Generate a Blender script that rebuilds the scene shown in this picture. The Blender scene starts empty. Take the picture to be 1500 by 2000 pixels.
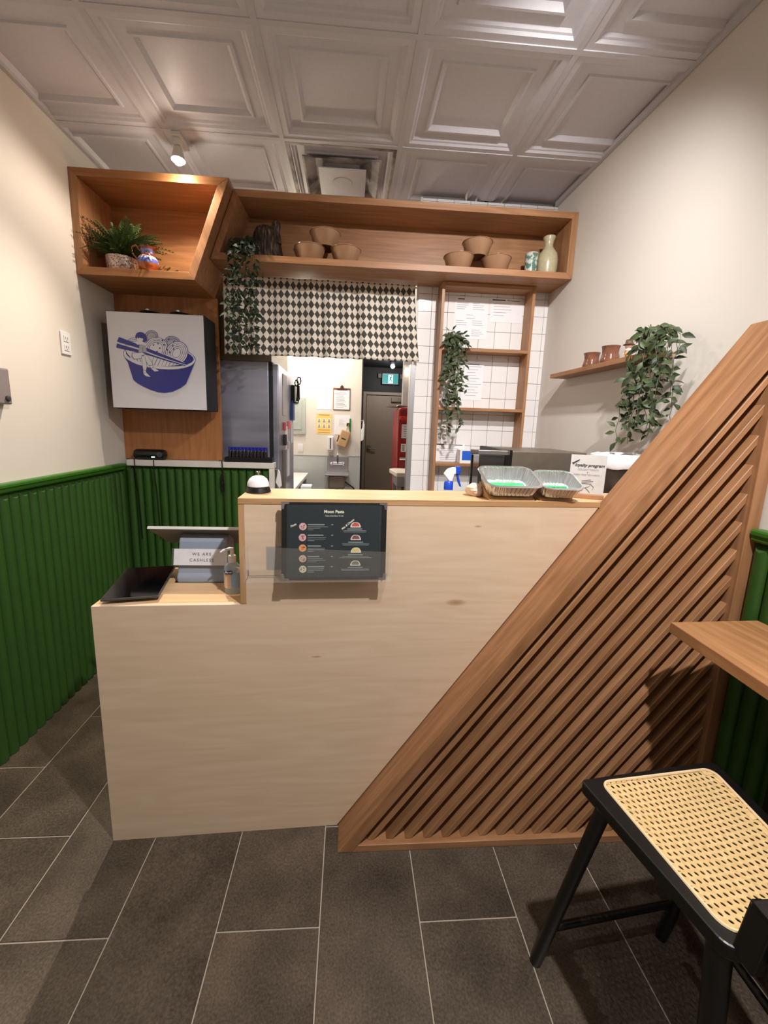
import bpy, bmesh, math, random
from mathutils import Vector, Matrix, noise as mnoise
random.seed(7)
S = bpy.context.scene
COL = S.collection
PI = math.pi

# ------------------------------------------------------------------ camera
def set_camera():
    F, YAW, PITCH, ROLL, H = 780.36, .0670, -.1707, .0309, 1.5007
    cy, sy, cp, sp = math.cos(YAW), math.sin(YAW), math.cos(PITCH), math.sin(PITCH)
    f = Vector((sy*cp, cy*cp, sp)); r = Vector((cy, -sy, 0)); u = r.cross(f)
    cr, sr = math.cos(ROLL), math.sin(ROLL)
    r2 = cr*r+sr*u; u2 = -sr*r+cr*u
    cam = bpy.data.cameras.new('camera')
    cam.sensor_fit = 'VERTICAL'; cam.sensor_height = 36.0
    cam.lens = F/2000*36
    cam.shift_x = 17.41/2000; cam.shift_y = -35.13/2000
    cam.clip_start = .02; cam.clip_end = 60
    o = bpy.data.objects.new('camera', cam); COL.objects.link(o)
    m = Matrix.Identity(4)
    for i in range(3):
        m[i][0] = r2[i]; m[i][1] = u2[i]; m[i][2] = -f[i]; m[i][3] = (0, 0, H)[i]
    o.matrix_world = m
    S.camera = o
set_camera()

# ------------------------------------------------------------------ world, exposure, lights
w = bpy.data.worlds.new('world'); S.world = w; w.use_nodes = True
w.node_tree.nodes['Background'].inputs[0].default_value = (.9, .95, 1, 1)
w.node_tree.nodes['Background'].inputs[1].default_value = .35
S.view_settings.view_transform = 'Standard'
S.view_settings.look = 'None'
S.view_settings.gamma = 1.0
S.view_settings.use_curve_mapping = False
S.view_settings.exposure = 0.45
S.render.film_transparent = False

def lamp(name, kind, loc, energy, color=(1, .87, .72), radius=.03, target=None, angle=None, blend=.3):
    l = bpy.data.lights.new(name, kind); l.energy = energy; l.color = color
    if kind in ('POINT', 'SPOT'): l.shadow_soft_size = radius
    if kind == 'AREA': l.size = radius
    if kind == 'SPOT': l.spot_size = math.radians(angle or 120); l.spot_blend = blend
    o = bpy.data.objects.new(name, l); COL.objects.link(o); o.location = loc
    if target: o.rotation_euler = (Vector(target)-Vector(loc)).to_track_quat('-Z', 'Y').to_euler()
    return o
WARM = (1, .87, .72); NEUT = (1, .975, .96)
lamp('ceiling_spot_front', 'SPOT', (.58, .18, 2.86), 150, NEUT, .03, (.40, .60, 0), 150, .8)
lamp('ceiling_spot_middle', 'SPOT', (.72, 1.06, 2.86), 92, NEUT, .03, (.74, 2.6, 1.65), 110, 1.0)
lamp('ceiling_spot_left', 'SPOT', (-.70, .30, 2.86), 8, NEUT, .04, (-.70, .90, 0), 140, .8)
lamp('rear_fill_spot', 'SPOT', (-.1, -2.2, 2.86), 40, NEUT, .06, (-.1, -2.4, 0), 130, .8)  # added fill out of view, brightens the rear wall for the fridge to reflect
lamp('track_lamp_beam', 'SPOT', (-.905, 2.372, 2.766), 15, WARM, .012, (-.905, 1.75, .4), 172, .45)
lamp('track_lamp_core', 'SPOT', (-.905, 2.372, 2.766), 95, WARM, .012, (-.98, 1.05, .2), 96, 1.0)
lamp('track_lamp_glow', 'POINT', (-.905, 2.372, 2.766), 1.1, WARM, .012)
lamp('kitchen_wall_light', 'POINT', (-.52, 4.72, 2.34), 22, (1, .88, .68), .05)
lamp('kitchen_ceiling_light', 'AREA', (-.3, 3.9, 2.86), 18, (1, .97, .92), .6, (-.3, 3.9, 0))
lamp('hall_light', 'POINT', (.60, 5.9, 2.22), 11, NEUT, .04)

# ------------------------------------------------------------------ materials
def lin(c): return tuple(((v/255)/12.92 if v/255 <= .04045 else ((v/255+.055)/1.055)**2.4) for v in c)
MATS = {}
class NT:
    def __init__(s, name):
        m = bpy.data.materials.new(name); m.use_nodes = True
        s.m = m; s.t = m.node_tree; s.b = s.t.nodes['Principled BSDF']
    def n(s, typ, **kw):
        nd = s.t.nodes.new(typ)
        for k, v in kw.items():
            if k.startswith('i_'):
                key = k[2:]
                nd.inputs[int(key) if key.isdigit() else key.replace('_', ' ')].default_value = v
            else: setattr(nd, k, v)
        return nd
    def l(s, a, b): s.t.links.new(a, b)
    def math(s, op, a, b=None, c=None):
        nd = s.t.nodes.new('ShaderNodeMath'); nd.operation = op
        for i, v in enumerate((a, b, c)):
            if v is None: continue
            if isinstance(v, (int, float)): nd.inputs[i].default_value = v
            else: s.l(v, nd.inputs[i])
        return nd.outputs[0]
    def ramp(s, fac, stops):
        nd = s.t.nodes.new('ShaderNodeValToRGB'); s.l(fac, nd.inputs[0])
        el = nd.color_ramp.elements
        while len(el) < len(stops): el.new(.5)
        for e, (p, c) in zip(el, stops): e.position = p; e.color = (*c, 1) if len(c) == 3 else c
        return nd.outputs[0]
    def coords(s, rnd=True, which='Object'):
        tc = s.n('ShaderNodeTexCoord'); out = tc.outputs[which]
        if rnd:
            oi = s.n('ShaderNodeObjectInfo'); v = s.n('ShaderNodeVectorMath', operation='ADD')
            sc = s.n('ShaderNodeVectorMath', operation='SCALE'); s.l(oi.outputs['Random'], sc.inputs[0])
            sc.inputs[3].default_value = 13.7
            s.l(out, v.inputs[0]); s.l(sc.outputs[0], v.inputs[1]); out = v.outputs[0]
        return out
    def mapped(s, vec, rot=(0, 0, 0), scale=(1, 1, 1)):
        mp = s.n('ShaderNodeMapping'); s.l(vec, mp.inputs[0])
        mp.inputs['Rotation'].default_value = rot; mp.inputs['Scale'].default_value = scale
        return mp.outputs[0]
    def bump(s, h, strength=.3, dist=.001):
        b = s.n('ShaderNodeBump'); b.inputs['Strength'].default_value = strength; b.inputs['Distance'].default_value = dist
        s.l(h, b.inputs['Height']); s.l(b.outputs[0], s.b.inputs['Normal'])
    def set(s, **k):
        for a, v in k.items(): s.b.inputs[a.replace('_', ' ')].default_value = v
        return s

def plain(name, c, rough=.5, metal=0, var=.06, scale=30, spec=.5, bump=0, **kw):
    if name in MATS: return MATS[name]
    t = NT(name); t.set(Roughness=rough, Metallic=metal, Specular_IOR_Level=spec, **kw)
    L = lin(c)
    nz = t.n('ShaderNodeTexNoise', i_Scale=scale, i_Detail=3.0); t.l(t.coords(), nz.inputs['Vector'])
    t.l(t.ramp(nz.outputs[0], [(.25, tuple(v*(1-var) for v in L)), (.75, tuple(min(1, v*(1+var)) for v in L))]), t.b.inputs['Base Color'])
    if bump: t.bump(nz.outputs[0], bump)
    MATS[name] = t.m; return t.m

def wood(name, dark, light, rot=(0, 0, 0), rough=.45, fine=1.0, knots=()):
    """grain runs along local X after rot"""
    if name in MATS: return MATS[name]
    t = NT(name); t.set(Roughness=rough, Specular_IOR_Level=.4)
    co = t.coords()
    rx = t.mapped(co, rot)
    a = t.n('ShaderNodeTexNoise', i_Scale=1.0, i_Detail=5.0, i_Roughness=.6); t.l(t.mapped(rx, scale=(3, 60*fine, 60*fine)), a.inputs['Vector'])
    b = t.n('ShaderNodeTexNoise', i_Scale=1.0, i_Detail=2.0); t.l(t.mapped(rx, scale=(.9, 7, 7)), b.inputs['Vector'])
    ring = t.math('SINE', t.math('MULTIPLY', b.outputs[0], 60.0))
    ring = t.math('MULTIPLY_ADD', ring, .16, .5)
    mix = t.math('ADD', t.math('MULTIPLY', a.outputs[0], .62), t.math('MULTIPLY', ring, .38))
    oi = t.n('ShaderNodeObjectInfo')
    mix = t.math('ADD', mix, t.math('MULTIPLY_ADD', oi.outputs['Random'], .14, -.07))
    c = t.ramp(mix, [(.28, lin(dark)), (.52, tuple((p+q)/2 for p, q in zip(lin(dark), lin(light)))), (.72, lin(light))])
    if knots:
        raw = t.n('ShaderNodeTexCoord').outputs['Object']
        for (kx, ky, kz, sx, sz) in knots:
            sb = t.n('ShaderNodeVectorMath', operation='SUBTRACT'); t.l(raw, sb.inputs[0]); sb.inputs[1].default_value = (kx, ky, kz)
            ml = t.n('ShaderNodeVectorMath', operation='MULTIPLY'); t.l(sb.outputs[0], ml.inputs[0]); ml.inputs[1].default_value = (1/sx, 6, 1/sz)
            ln = t.n('ShaderNodeVectorMath', operation='LENGTH'); t.l(ml.outputs[0], ln.inputs[0])
            fac = t.ramp(ln.outputs['Value'], [(0, (.75,)*3), (.55, (.45,)*3), (1.0, (0, 0, 0))])
            mx = t.n('ShaderNodeMix', data_type='RGBA'); t.l(fac, mx.inputs[0]); t.l(c, mx.inputs[6]); mx.inputs[7].default_value = (*lin((150, 105, 62)), 1)
            c = mx.outputs[2]
    t.l(c, t.b.inputs['Base Color'])
    t.bump(a.outputs[0], .12, .0006)
    MATS[name] = t.m; return t.m

OD, OL = (140, 97, 64), (184, 135, 95)          # oak
AX, AZ, AY = (0, 0, 0), (0, PI/2, 0), (0, 0, PI/2)
oak_x = wood('oak_grain_x', OD, OL, AX)
oak_z = wood('oak_grain_z', OD, OL, AZ)
oak_y = wood('oak_grain_y', OD, OL, AY)
TH = math.atan(1.385)
oak_d = wood('oak_grain_diagonal', OD, OL, (0, TH, 0))
oak_box = wood('oak_veneer', (142, 94, 56), (184, 128, 82), AX)
oak_table = wood('oak_table', (150, 104, 64), (192, 142, 98), AY)
ply_panel = wood('plywood_warm', (148, 94, 52), (182, 124, 76), AZ, fine=.5)
birch = wood('birch_ply', (213, 185, 156), (227, 203, 177), AX, .5, .7, knots=((1.205, 0, .893, .042, .014), (1.265, 0, 1.17, .016, .005), (.72, 0, .70, .022, .004)))
birch_t = wood('birch_top', (204, 164, 120), (227, 194, 152), AX, .45)
birch_e = wood('birch_edge', (170, 126, 84), (206, 166, 122), AX, .5, 1.6)
birch_ez = wood('birch_edge_vertical', (170, 126, 84), (206, 166, 122), AZ, .5, 1.6)
wall_paint = plain('wall_paint', (222, 214, 204), .6, var=.015, scale=4, bump=.03)
ceil_paint = plain('ceiling_tile_paint', (205, 201, 206), .45, var=.03, scale=60)
bar_paint = plain('ceiling_bar_paint', (198, 194, 198), .4, var=.02)
green = plain('green_paint', (48, 84, 30), .42, var=.08, scale=8)
green_cap = plain('green_cap_paint', (52, 104, 28), .38, var=.05, scale=8)
white_tile = plain('white_glazed_tile', (238, 234, 232), .08, var=.015, scale=3)
grout = plain('grout_grey', (140, 134, 132), .9)
white_paint = plain('white_paint', (214, 208, 200), .5, var=.05, scale=12)
white_plastic = plain('white_plastic', (235, 233, 232), .3, var=.01)
white_paper = plain('white_paper', (240, 238, 240), .7, var=.01)
ink_grey = plain('print_grey', (150, 148, 155), .8)
ink_dark = plain('print_dark', (60, 58, 62), .8)
black_plastic = plain('black_plastic', (14, 14, 15), .35, var=.1)
black_matte = plain('black_matte', (12, 12, 13), .6, var=.1)
black_wood = plain('black_stained_wood', (14, 13, 13), .35, var=.2, scale=20)
black_gloss = plain('black_glass', (6, 6, 8), .06, var=.02)
steel = plain('brushed_steel', (170, 168, 170), .36, .65, var=.06, scale=4)
steel_dark = plain('dark_steel', (124, 114, 100), .42, .55, var=.1, scale=20)
chrome = plain('chrome', (225, 225, 230), .12, 1, var=.02)
foil = plain('aluminium_foil', (222, 224, 226), .27, .88, var=.06, scale=60, bump=.25)
kraft = plain('kraft_paper', (178, 134, 88), .55, var=.08)
hall_black = plain('hall_black_paint', (7, 7, 8), .6, var=.1)
door_paint = plain('door_paint', (150, 132, 116), .5, var=.05)
red_paint = plain('red_enamel', (150, 22, 28), .25, var=.06)
ink_blue = plain('sign_blue', (32, 36, 120), .35, var=.03)
sign_white = plain('sign_white', (196, 194, 200), .25, var=.01)
pot_grey = plain('pot_grey', (120, 112, 104), .6)
soil = plain('soil', (38, 28, 20), .9, var=.3)

def floor_mat():
    t = NT('stone_floor_tile'); t.set(Roughness=.42, Specular_IOR_Level=.4)
    co = t.coords()
    a = t.n('ShaderNodeTexNoise', i_Scale=6.0, i_Detail=5.0); t.l(co, a.inputs['Vector'])
    b = t.n('ShaderNodeTexNoise', i_Scale=160.0, i_Detail=3.0); t.l(co, b.inputs['Vector'])
    f = t.math('ADD', t.math('MULTIPLY', a.outputs[0], .5), t.math('MULTIPLY', b.outputs[0], .5))
    t.l(t.ramp(f, [(.32, lin((50, 41, 33))), (.5, lin((80, 69, 58))), (.68, lin((106, 93, 79)))]), t.b.inputs['Base Color'])
    t.bump(b.outputs[0], .25, .001)
    return t.m
tile_floor = floor_mat()
floor_grout = plain('floor_grout', (176, 164, 148), .9)

def glass(name, c=(255, 255, 255), rough=.02, ior=1.45):
    t = NT(name); t.set(Roughness=rough, IOR=ior, Transmission_Weight=1.0)
    t.b.inputs['Base Color'].default_value = (*lin(c), 1)
    return t.m
def clear(name, c, alpha, rough=.05):
    t = NT(name); t.set(Roughness=rough, Alpha=alpha); t.b.inputs['Base Color'].default_value = (*lin(c), 1)
    return t.m
acrylic = clear('clear_acrylic', (225, 215, 205), .055)
film = clear('clear_film', (200, 210, 220), .02)
smoke_glass = clear('smoked_glass', (50, 48, 46), .38)
bottle_clear = clear('clear_bottle', (205, 225, 240), .38, .08)
def emit(name, c, k):
    t = NT(name); t.b.inputs['Emission Color'].default_value = (*lin(c), 1); t.b.inputs['Emission Strength'].default_value = k
    t.b.inputs['Base Color'].default_value = (*lin(c), 1); return t.m
bulb = emit('lamp_bulb', (255, 244, 225), 40)
exit_green = emit('exit_green', (10, 130, 130), .5)
exit_light = emit('exit_pictogram', (170, 225, 255), 1.3)
led = emit('status_led', (190, 225, 255), 3)

def leaf_mat(name, c, c2, rough=.5, spec=.35):
    t = NT(name); t.set(Roughness=rough, Specular_IOR_Level=spec)
    oi = t.n('ShaderNodeObjectInfo')
    t.l(t.ramp(oi.outputs['Random'], [(0, lin(c)), (1, lin(c2))]), t.b.inputs['Base Color'])
    return t.m
leaf_green = leaf_mat('leaf_green', (38, 50, 26), (68, 80, 46))
leaf_dark = leaf_mat('leaf_dark_green', (20, 32, 20), (40, 56, 34), .65, .2)
fern_green = leaf_mat('fern_green', (40, 62, 28), (88, 108, 56))
stem_mat = plain('stem_green', (60, 72, 42), .6)

def curtain_mat():
    t = NT('diamond_cloth'); t.set(Roughness=.85)
    uv = t.n('ShaderNodeUVMap'); uv.uv_map = 'UVMap'
    sp = t.n('ShaderNodeSeparateXYZ'); t.l(uv.outputs[0], sp.inputs[0])
    u = t.math('DIVIDE', sp.outputs[0], .0400); v = t.math('DIVIDE', sp.outputs[1], .0545)
    p = t.math('FLOOR', t.math('ADD', u, v)); q = t.math('FLOOR', t.math('SUBTRACT', u, v))
    par = t.math('PINGPONG', t.math('ADD', p, q), 1.0)
    # pale hairline between the diamonds
    def edge(x): return t.math('ABSOLUTE', t.math('SUBTRACT', t.math('FRACT', x), .5))
    e = t.math('GREATER_THAN', t.math('MAXIMUM', edge(t.math('ADD', u, v)), edge(t.math('SUBTRACT', u, v))), .485)
    fac = t.math('MAXIMUM', t.math('GREATER_THAN', par, .5), t.math('MULTIPLY', e, .35))
    t.l(t.ramp(fac, [(0, lin((72, 68, 60))), (1, lin((226, 216, 202)))]), t.b.inputs['Base Color'])
    t.b.inputs['Subsurface Weight'].default_value = 0
    return t.m

# ------------------------------------------------------------------ mesh helpers
class MB:
    def __init__(s): s.bm = bmesh.new(); s.mi = 0
    def _new(s, before):
        for f in s.bm.faces[before:] if False else []: pass
    def face(s, vs):
        f = s.bm.faces.new(vs); f.material_index = s.mi; return f
    def box(s, x0, x1, y0, y1, z0, z1, M=None):
        v = [s.bm.verts.new((x, y, z)) for x in (x0, x1) for y in (y0, y1) for z in (z0, z1)]
        if M is not None:
            for a in v: a.co = M @ a.co
        for q in ((0, 1, 3, 2), (4, 6, 7, 5), (0, 4, 5, 1), (2, 3, 7, 6), (0, 2, 6, 4), (1, 5, 7, 3)): s.face([v[i] for i in q])
        return s
    def prism(s, poly, a0, a1, axis='y', M=None):
        """poly in (x,z) extruded along y; or (x,y) along z; or (y,z) along x"""
        def P(p, a):
            if axis == 'y': return Vector((p[0], a, p[1]))
            if axis == 'z': return Vector((p[0], p[1], a))
            return Vector((a, p[0], p[1]))
        A = [s.bm.verts.new(P(p, a0)) for p in poly]; B = [s.bm.verts.new(P(p, a1)) for p in poly]
        if M is not None:
            for a in A+B: a.co = M @ a.co
        n = len(poly)
        s.face(A); s.face(B[::-1])
        for i in range(n): s.face([A[i], B[i], B[(i+1) % n], A[(i+1) % n]])
        return s
    def lathe(s, prof, c=(0, 0, 0), seg=24, M=None, a0=0, a1=2*PI, cap=True):
        full = abs(a1-a0-2*PI) < 1e-6
        n = seg if full else seg+1
        rings = []
        for r, z in prof:
            if r < 1e-6:
                rings.append([s.bm.verts.new((c[0], c[1], c[2]+z))])
            else:
                rings.append([s.bm.verts.new((c[0]+r*math.cos(a0+(a1-a0)*k/seg), c[1]+r*math.sin(a0+(a1-a0)*k/seg), c[2]+z)) for k in range(n)])
        for A, B in zip(rings, rings[1:]):
            m = seg
            for k in range(m):
                k2 = (k+1) % n
                if len(A) == 1 and len(B) == 1: continue
                if len(A) == 1: s.face([A[0], B[k2], B[k]])
                elif len(B) == 1: s.face([A[k], A[k2], B[0]])
                else: s.face([A[k], A[k2], B[k2], B[k]])
        if cap and full:
            if len(rings[0]) > 1: s.face(rings[0][::-1])
            if len(rings[-1]) > 1: s.face(rings[-1])
        if M is not None:
            for R in rings:
                for v in R: v.co = M @ v.co
        return s
    def tube(s, pts, r, seg=8, cap=True):
        pts = [Vector(p) for p in pts]; rings = []
        up = Vector((0, 0, 1))
        for i, p in enumerate(pts):
            d = (pts[min(i+1, len(pts)-1)]-pts[max(i-1, 0)]).normalized()
            ref = up if abs(d.dot(up)) < .95 else Vector((1, 0, 0))
            a = d.cross(ref).normalized(); b = d.cross(a).normalized()
            rr = r[i] if isinstance(r, (list, tuple)) else r
            rings.append([s.bm.verts.new(p+rr*(math.cos(2*PI*k/seg)*a+math.sin(2*PI*k/seg)*b)) for k in range(seg)])
        for A, B in zip(rings, rings[1:]):
            for k in range(seg): s.face([A[k], A[(k+1) % seg], B[(k+1) % seg], B[k]])
        if cap: s.face(rings[0][::-1]); s.face(rings[-1])
        return s
    def ball(s, c, r, seg=12, sc=(1, 1, 1)):
        n = seg//2
        return s.lathe([(r*math.sin(PI*i/n)*1.0, -r*math.cos(PI*i/n)) for i in range(n+1)], (0, 0, 0), seg,
                       Matrix.Translation(Vector(c)) @ Matrix.Diagonal((*sc, 1)))
    def poly(s, pts):
        s.face([s.bm.verts.new(p) for p in pts]); return s

def build(mb, name, mat, parent=None, base=None, bevel=0, smooth=False, kind=None, seg=2, wn=False):
    """links mb (world coordinates) as one mesh object; children are placed relative to the parent's origin"""
    bm = mb.bm
    bmesh.ops.recalc_face_normals(bm, faces=bm.faces)
    if bevel:
        ed = [e for e in bm.edges if len(e.link_faces) == 2 and e.calc_face_angle(0) > .6]
        bmesh.ops.bevel(bm, geom=ed, offset=bevel, segments=seg, affect='EDGES', profile=.5, clamp_overlap=True)
    if parent is not None:
        pw = Vector(parent['_o']); org = pw
        if base is None: base = pw
    if base is None: base = (0, 0, 0)
    base = Vector(base)
    for v in bm.verts: v.co -= base
    me = bpy.data.meshes.new(name); bm.to_mesh(me); bm.free()
    for m in (mat if isinstance(mat, (list, tuple)) else [mat]): me.materials.append(m)
    if smooth:
        me.polygons.foreach_set('use_smooth', [True]*len(me.polygons))
        me.set_sharp_from_angle(angle=math.radians(40))
    o = bpy.data.objects.new(name, me); COL.objects.link(o)
    if parent is not None:
        o.parent = parent; o.location = base-Vector(parent['_o'])
    else: o.location = base
    o['_o'] = tuple(base)
    if kind: o['kind'] = kind
    return o

def tag(o, label, cat, group=None):
    o['label'] = label; o['category'] = cat
    if group: o['group'] = group
    return o
def thing(name, label, cat, loc, group=None):
    o = bpy.data.objects.new(name, None); COL.objects.link(o); o.location = loc; o.empty_display_size = .05
    o['_o'] = tuple(loc)
    return tag(o, label, cat, group)
def struct(name, loc=(0, 0, 0)):
    o = bpy.data.objects.new(name, None); COL.objects.link(o); o.location = loc; o['_o'] = tuple(loc); o['kind'] = 'structure'; o.empty_display_size = .05
    return o
def inst(src, name, parent, loc=None, M=None, mat=None):
    """another object sharing src's mesh, loc/M given in world coordinates"""
    o = bpy.data.objects.new(name, src.data); COL.objects.link(o); o.parent = parent
    off = Vector(parent['_o'])
    if M is None: M = Matrix.Translation(Vector(loc))
    o.matrix_basis = Matrix.Translation(-off) @ M
    o['_o'] = tuple(M.translation)
    return o
def copy_tree(root, loc, rotz=0, label=None):
    c = root.copy(); COL.objects.link(c); c.location = loc; c.rotation_euler = (0, 0, rotz); c['_o'] = tuple(loc)
    if label: c['label'] = label
    for ch in root.children:
        k = ch.copy(); COL.objects.link(k); k.parent = c
        for g in ch.children:
            g2 = g.copy(); COL.objects.link(g2); g2.parent = k
    return c
def bx(name, b, mat, parent=None, bevel=.002, **kw):
    return build(MB().box(*b), name, mat, parent, bevel=bevel, **kw)

def text(s, size, loc, mat, parent, name='lettering', align='CENTER', M=None, shear=0, ext=.0002, spacing=1.0, bold=0):
    cu = bpy.data.curves.new('t', 'FONT'); cu.body = s; cu.size = size; cu.align_x = align; cu.align_y = 'CENTER'
    cu.extrude = ext; cu.shear = shear; cu.space_character = spacing; cu.resolution_u = 3; cu.offset = bold
    o = bpy.data.objects.new('t', cu); COL.objects.link(o)
    dg = bpy.context.evaluated_depsgraph_get()
    me = bpy.data.meshes.new_from_object(o.evaluated_get(dg))
    bpy.data.objects.remove(o); bpy.data.curves.remove(cu)
    R = (M if M is not None else Matrix.Translation(Vector(loc)) @ Matrix.Rotation(PI/2, 4, 'X'))
    off = Vector(parent['_o']) if parent else Vector()
    me.materials.clear(); me.materials.append(mat)
    ob = bpy.data.objects.new(name, me); COL.objects.link(ob); ob.parent = parent
    ob.matrix_basis = Matrix.Translation(-off) @ R
    ob['_o'] = tuple(R.translation)
    return ob

ZC = 2.931; X0 = -1.4925; YB = 2.785
def xr(y): return 1.312+.02*(YB-y)          # right wall, slightly out of square

# ================================================================== SETTING
def floor():
    f = build(MB().box(-1.6, 1.6, -3.2, 7.0, -.08, -.003), 'floor', floor_grout); f['kind'] = 'structure'
    W, L, g = .3065, .613, .0042
    src = None
    for i in range(-1, 9):
        x = -1.2885+W*i
        off = .9749 if i % 2 == 1 else .9749+L/2
        k0 = -3
        for k in range(-3, 3):
            y = off+L*k
            a, b = max(x+g/2, X0+.001), min(x+W-g/2, 1.338)
            if b-a < .02 or y > 2.7: continue
            mb = MB().box(a, b, y+g/2, min(y+L-g/2, 2.78), -.02, random.uniform(-.0006, .0004))
            build(mb, 'floor_tile', tile_floor, f, base=((a+b)/2, y+L/2, 0), bevel=.0012, seg=1)
    bx('floor_outer', (-1.4, 1.3, -3.2, -.92, -.02, 0), tile_floor, f, 0)
floor()

def ceiling():
    c = build(MB().box(-1.6, 1.6, -3.2, 7.0, 2.99, 3.06), 'ceiling', hall_black); c['kind'] = 'structure'
    X, Y, P = -.9857, 2.3548, .6096
    prof = [(.012, 0), (.040, 0), (.048, .008), (.056, .010), (.064, .018), (.108, .018), (.112, .011), (.122, .011), (.138, .028), (.3048, .028)]
    def tile(x, y, x_lo, x_hi, y_hi, y_lo=-9):
        bm = bmesh.new(); rings = []
        for d, h in prof[:-1]:
            rings.append([bm.verts.new((x+a, y+b, ZC+h)) for a, b in ((d, d), (P-d, d), (P-d, P-d), (d, P-d))])
        for A, B in zip(rings, rings[1:]):
            for k in range(4): bm.faces.new([A[k], A[(k+1) % 4], B[(k+1) % 4], B[k]])
        bm.faces.new(rings[-1])
        for co, no in (((x_lo, 0, 0), (-1, 0, 0)), ((x_hi, 0, 0), (1, 0, 0)), ((0, y_hi, 0), (0, 1, 0)), ((0, y_lo, 0), (0, -1, 0))):
            bmesh.ops.bisect_plane(bm, geom=bm.verts[:]+bm.edges[:]+bm.faces[:], plane_co=co, plane_no=no, clear_outer=True)
        mb = MB(); mb.bm.free(); mb.bm = bm
        for f in bm.faces: f.normal_update()
        o = build(mb, 'ceiling_tile', ceil_paint, c, base=(x+P/2, y+P/2, ZC))
        sol = o.modifiers.new('thickness', 'SOLIDIFY'); sol.thickness = .004; sol.offset = 1
    for i in range(-1, 4):
        for j in range(-1, 5):
            x, y = X+P*i, Y-P*j
            if i == 1 and j == -1: continue
            yh = 9
            tile(x, y, X0+.004, xr(y+P)-.004, yh)
    for i in range(0, 4):
        bx('ceiling_bar', (X+P*i-.012, X+P*i+.012, -.1, 2.78 if i > 2 else 3.0, ZC-.003, ZC+.03), bar_paint, c, .001)
    for j in range(-1, 5):
        y = Y-P*j
        bx('ceiling_bar', (X0+.004, (xr(y)-.004) if j >= 0 else .38, y-.012, y+.012, ZC-.0032, ZC+.029), bar_paint, c, .001)
    mb = MB(); mb.box(X0+.001, X0+.02, -.1, 2.9, ZC-.004, ZC+.02)
    build(mb, 'wall_angle', bar_paint, c)
    mb = MB().prism([(xr(-.1)-.001, -.1), (xr(-.1)-.022, -.1), (xr(2.78)-.022, 2.78), (xr(2.78)-.001, 2.78)], ZC-.004, ZC+.02, 'z')
    build(mb, 'wall_angle', bar_paint, c)
    bx('ceiling_outer', (-1.49, 1.33, -3.2, -.1, ZC, ZC+.03), ceil_paint, c, 0)
    bx('kitchen_ceiling', (-1.49, 1.3, 3.0, 6.9, 2.95, 2.985), ceil_paint, c, 0)
    # the diffuser in the row next to the counter
    v = thing('air_diffuser', 'grey dusty square ceiling air diffuser between the moulded tiles', 'air vent', (X+P*1.5, Y+P/2, ZC))
    x0, x1, y0, y1 = X+P+.012, X+2*P-.012, Y+.012, Y+P-.012
    dusty = dust_mat()
    mb = MB()
    cx, cy = (x0+x1)/2, (y0+y1)/2
    def sq(h, z): return [mb.bm.verts.new((cx+a*h, cy+b*h, z)) for a, b in ((-1, -1), (1, -1), (1, 1), (-1, 1))]
    R = [sq(.290, ZC), sq(.275, ZC), sq(.20, ZC+.05), sq(.13, ZC+.055)]
    for A, B in zip(R, R[1:]):
        for k in range(4): mb.face([A[k], A[(k+1) % 4], B[(k+1) % 4], B[k]])
    o = build(mb, 'diffuser_frame', dusty, v); o.modifiers.new('t', 'SOLIDIFY').thickness = .003
    mb = MB()
    R = [sq(.215, ZC-.012), sq(.205, ZC-.014), sq(.150, ZC+.022), sq(.10, ZC+.026)]
    for A, B in zip(R, R[1:]):
        for k in range(4): mb.face([A[k], A[(k+1) % 4], B[(k+1) % 4], B[k]])
    o = build(mb, 'diffuser_cone', dusty, v); o.modifiers.new('t', 'SOLIDIFY').thickness = .003
    mb = MB().box(cx-.135, cx+.135, cy-.135, cy+.135, ZC-.022, ZC-.017)
    mb.lathe([(.055, -.024), (.06, -.022), (.06, -.018)], (cx, cy, ZC), 24)
    build(mb, 'diffuser_plate', bar_paint, v, bevel=.003)
    build(MB().box(cx-.27, cx+.27, cy-.27, cy+.27, ZC+.057, ZC+.0575), 'duct_opening', hall_black, v)
def dust_mat():
    t = NT('dusty_metal'); t.set(Roughness=.6)
    nz = t.n('ShaderNodeTexNoise', i_Scale=7.0, i_Detail=3.0); t.l(t.coords(), nz.inputs['Vector'])
    t.l(t.ramp(nz.outputs[0], [(.38, lin((70, 62, 60))), (.62, lin((186, 176, 172)))]), t.b.inputs['Base Color'])
    return t.m
ceiling()

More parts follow.
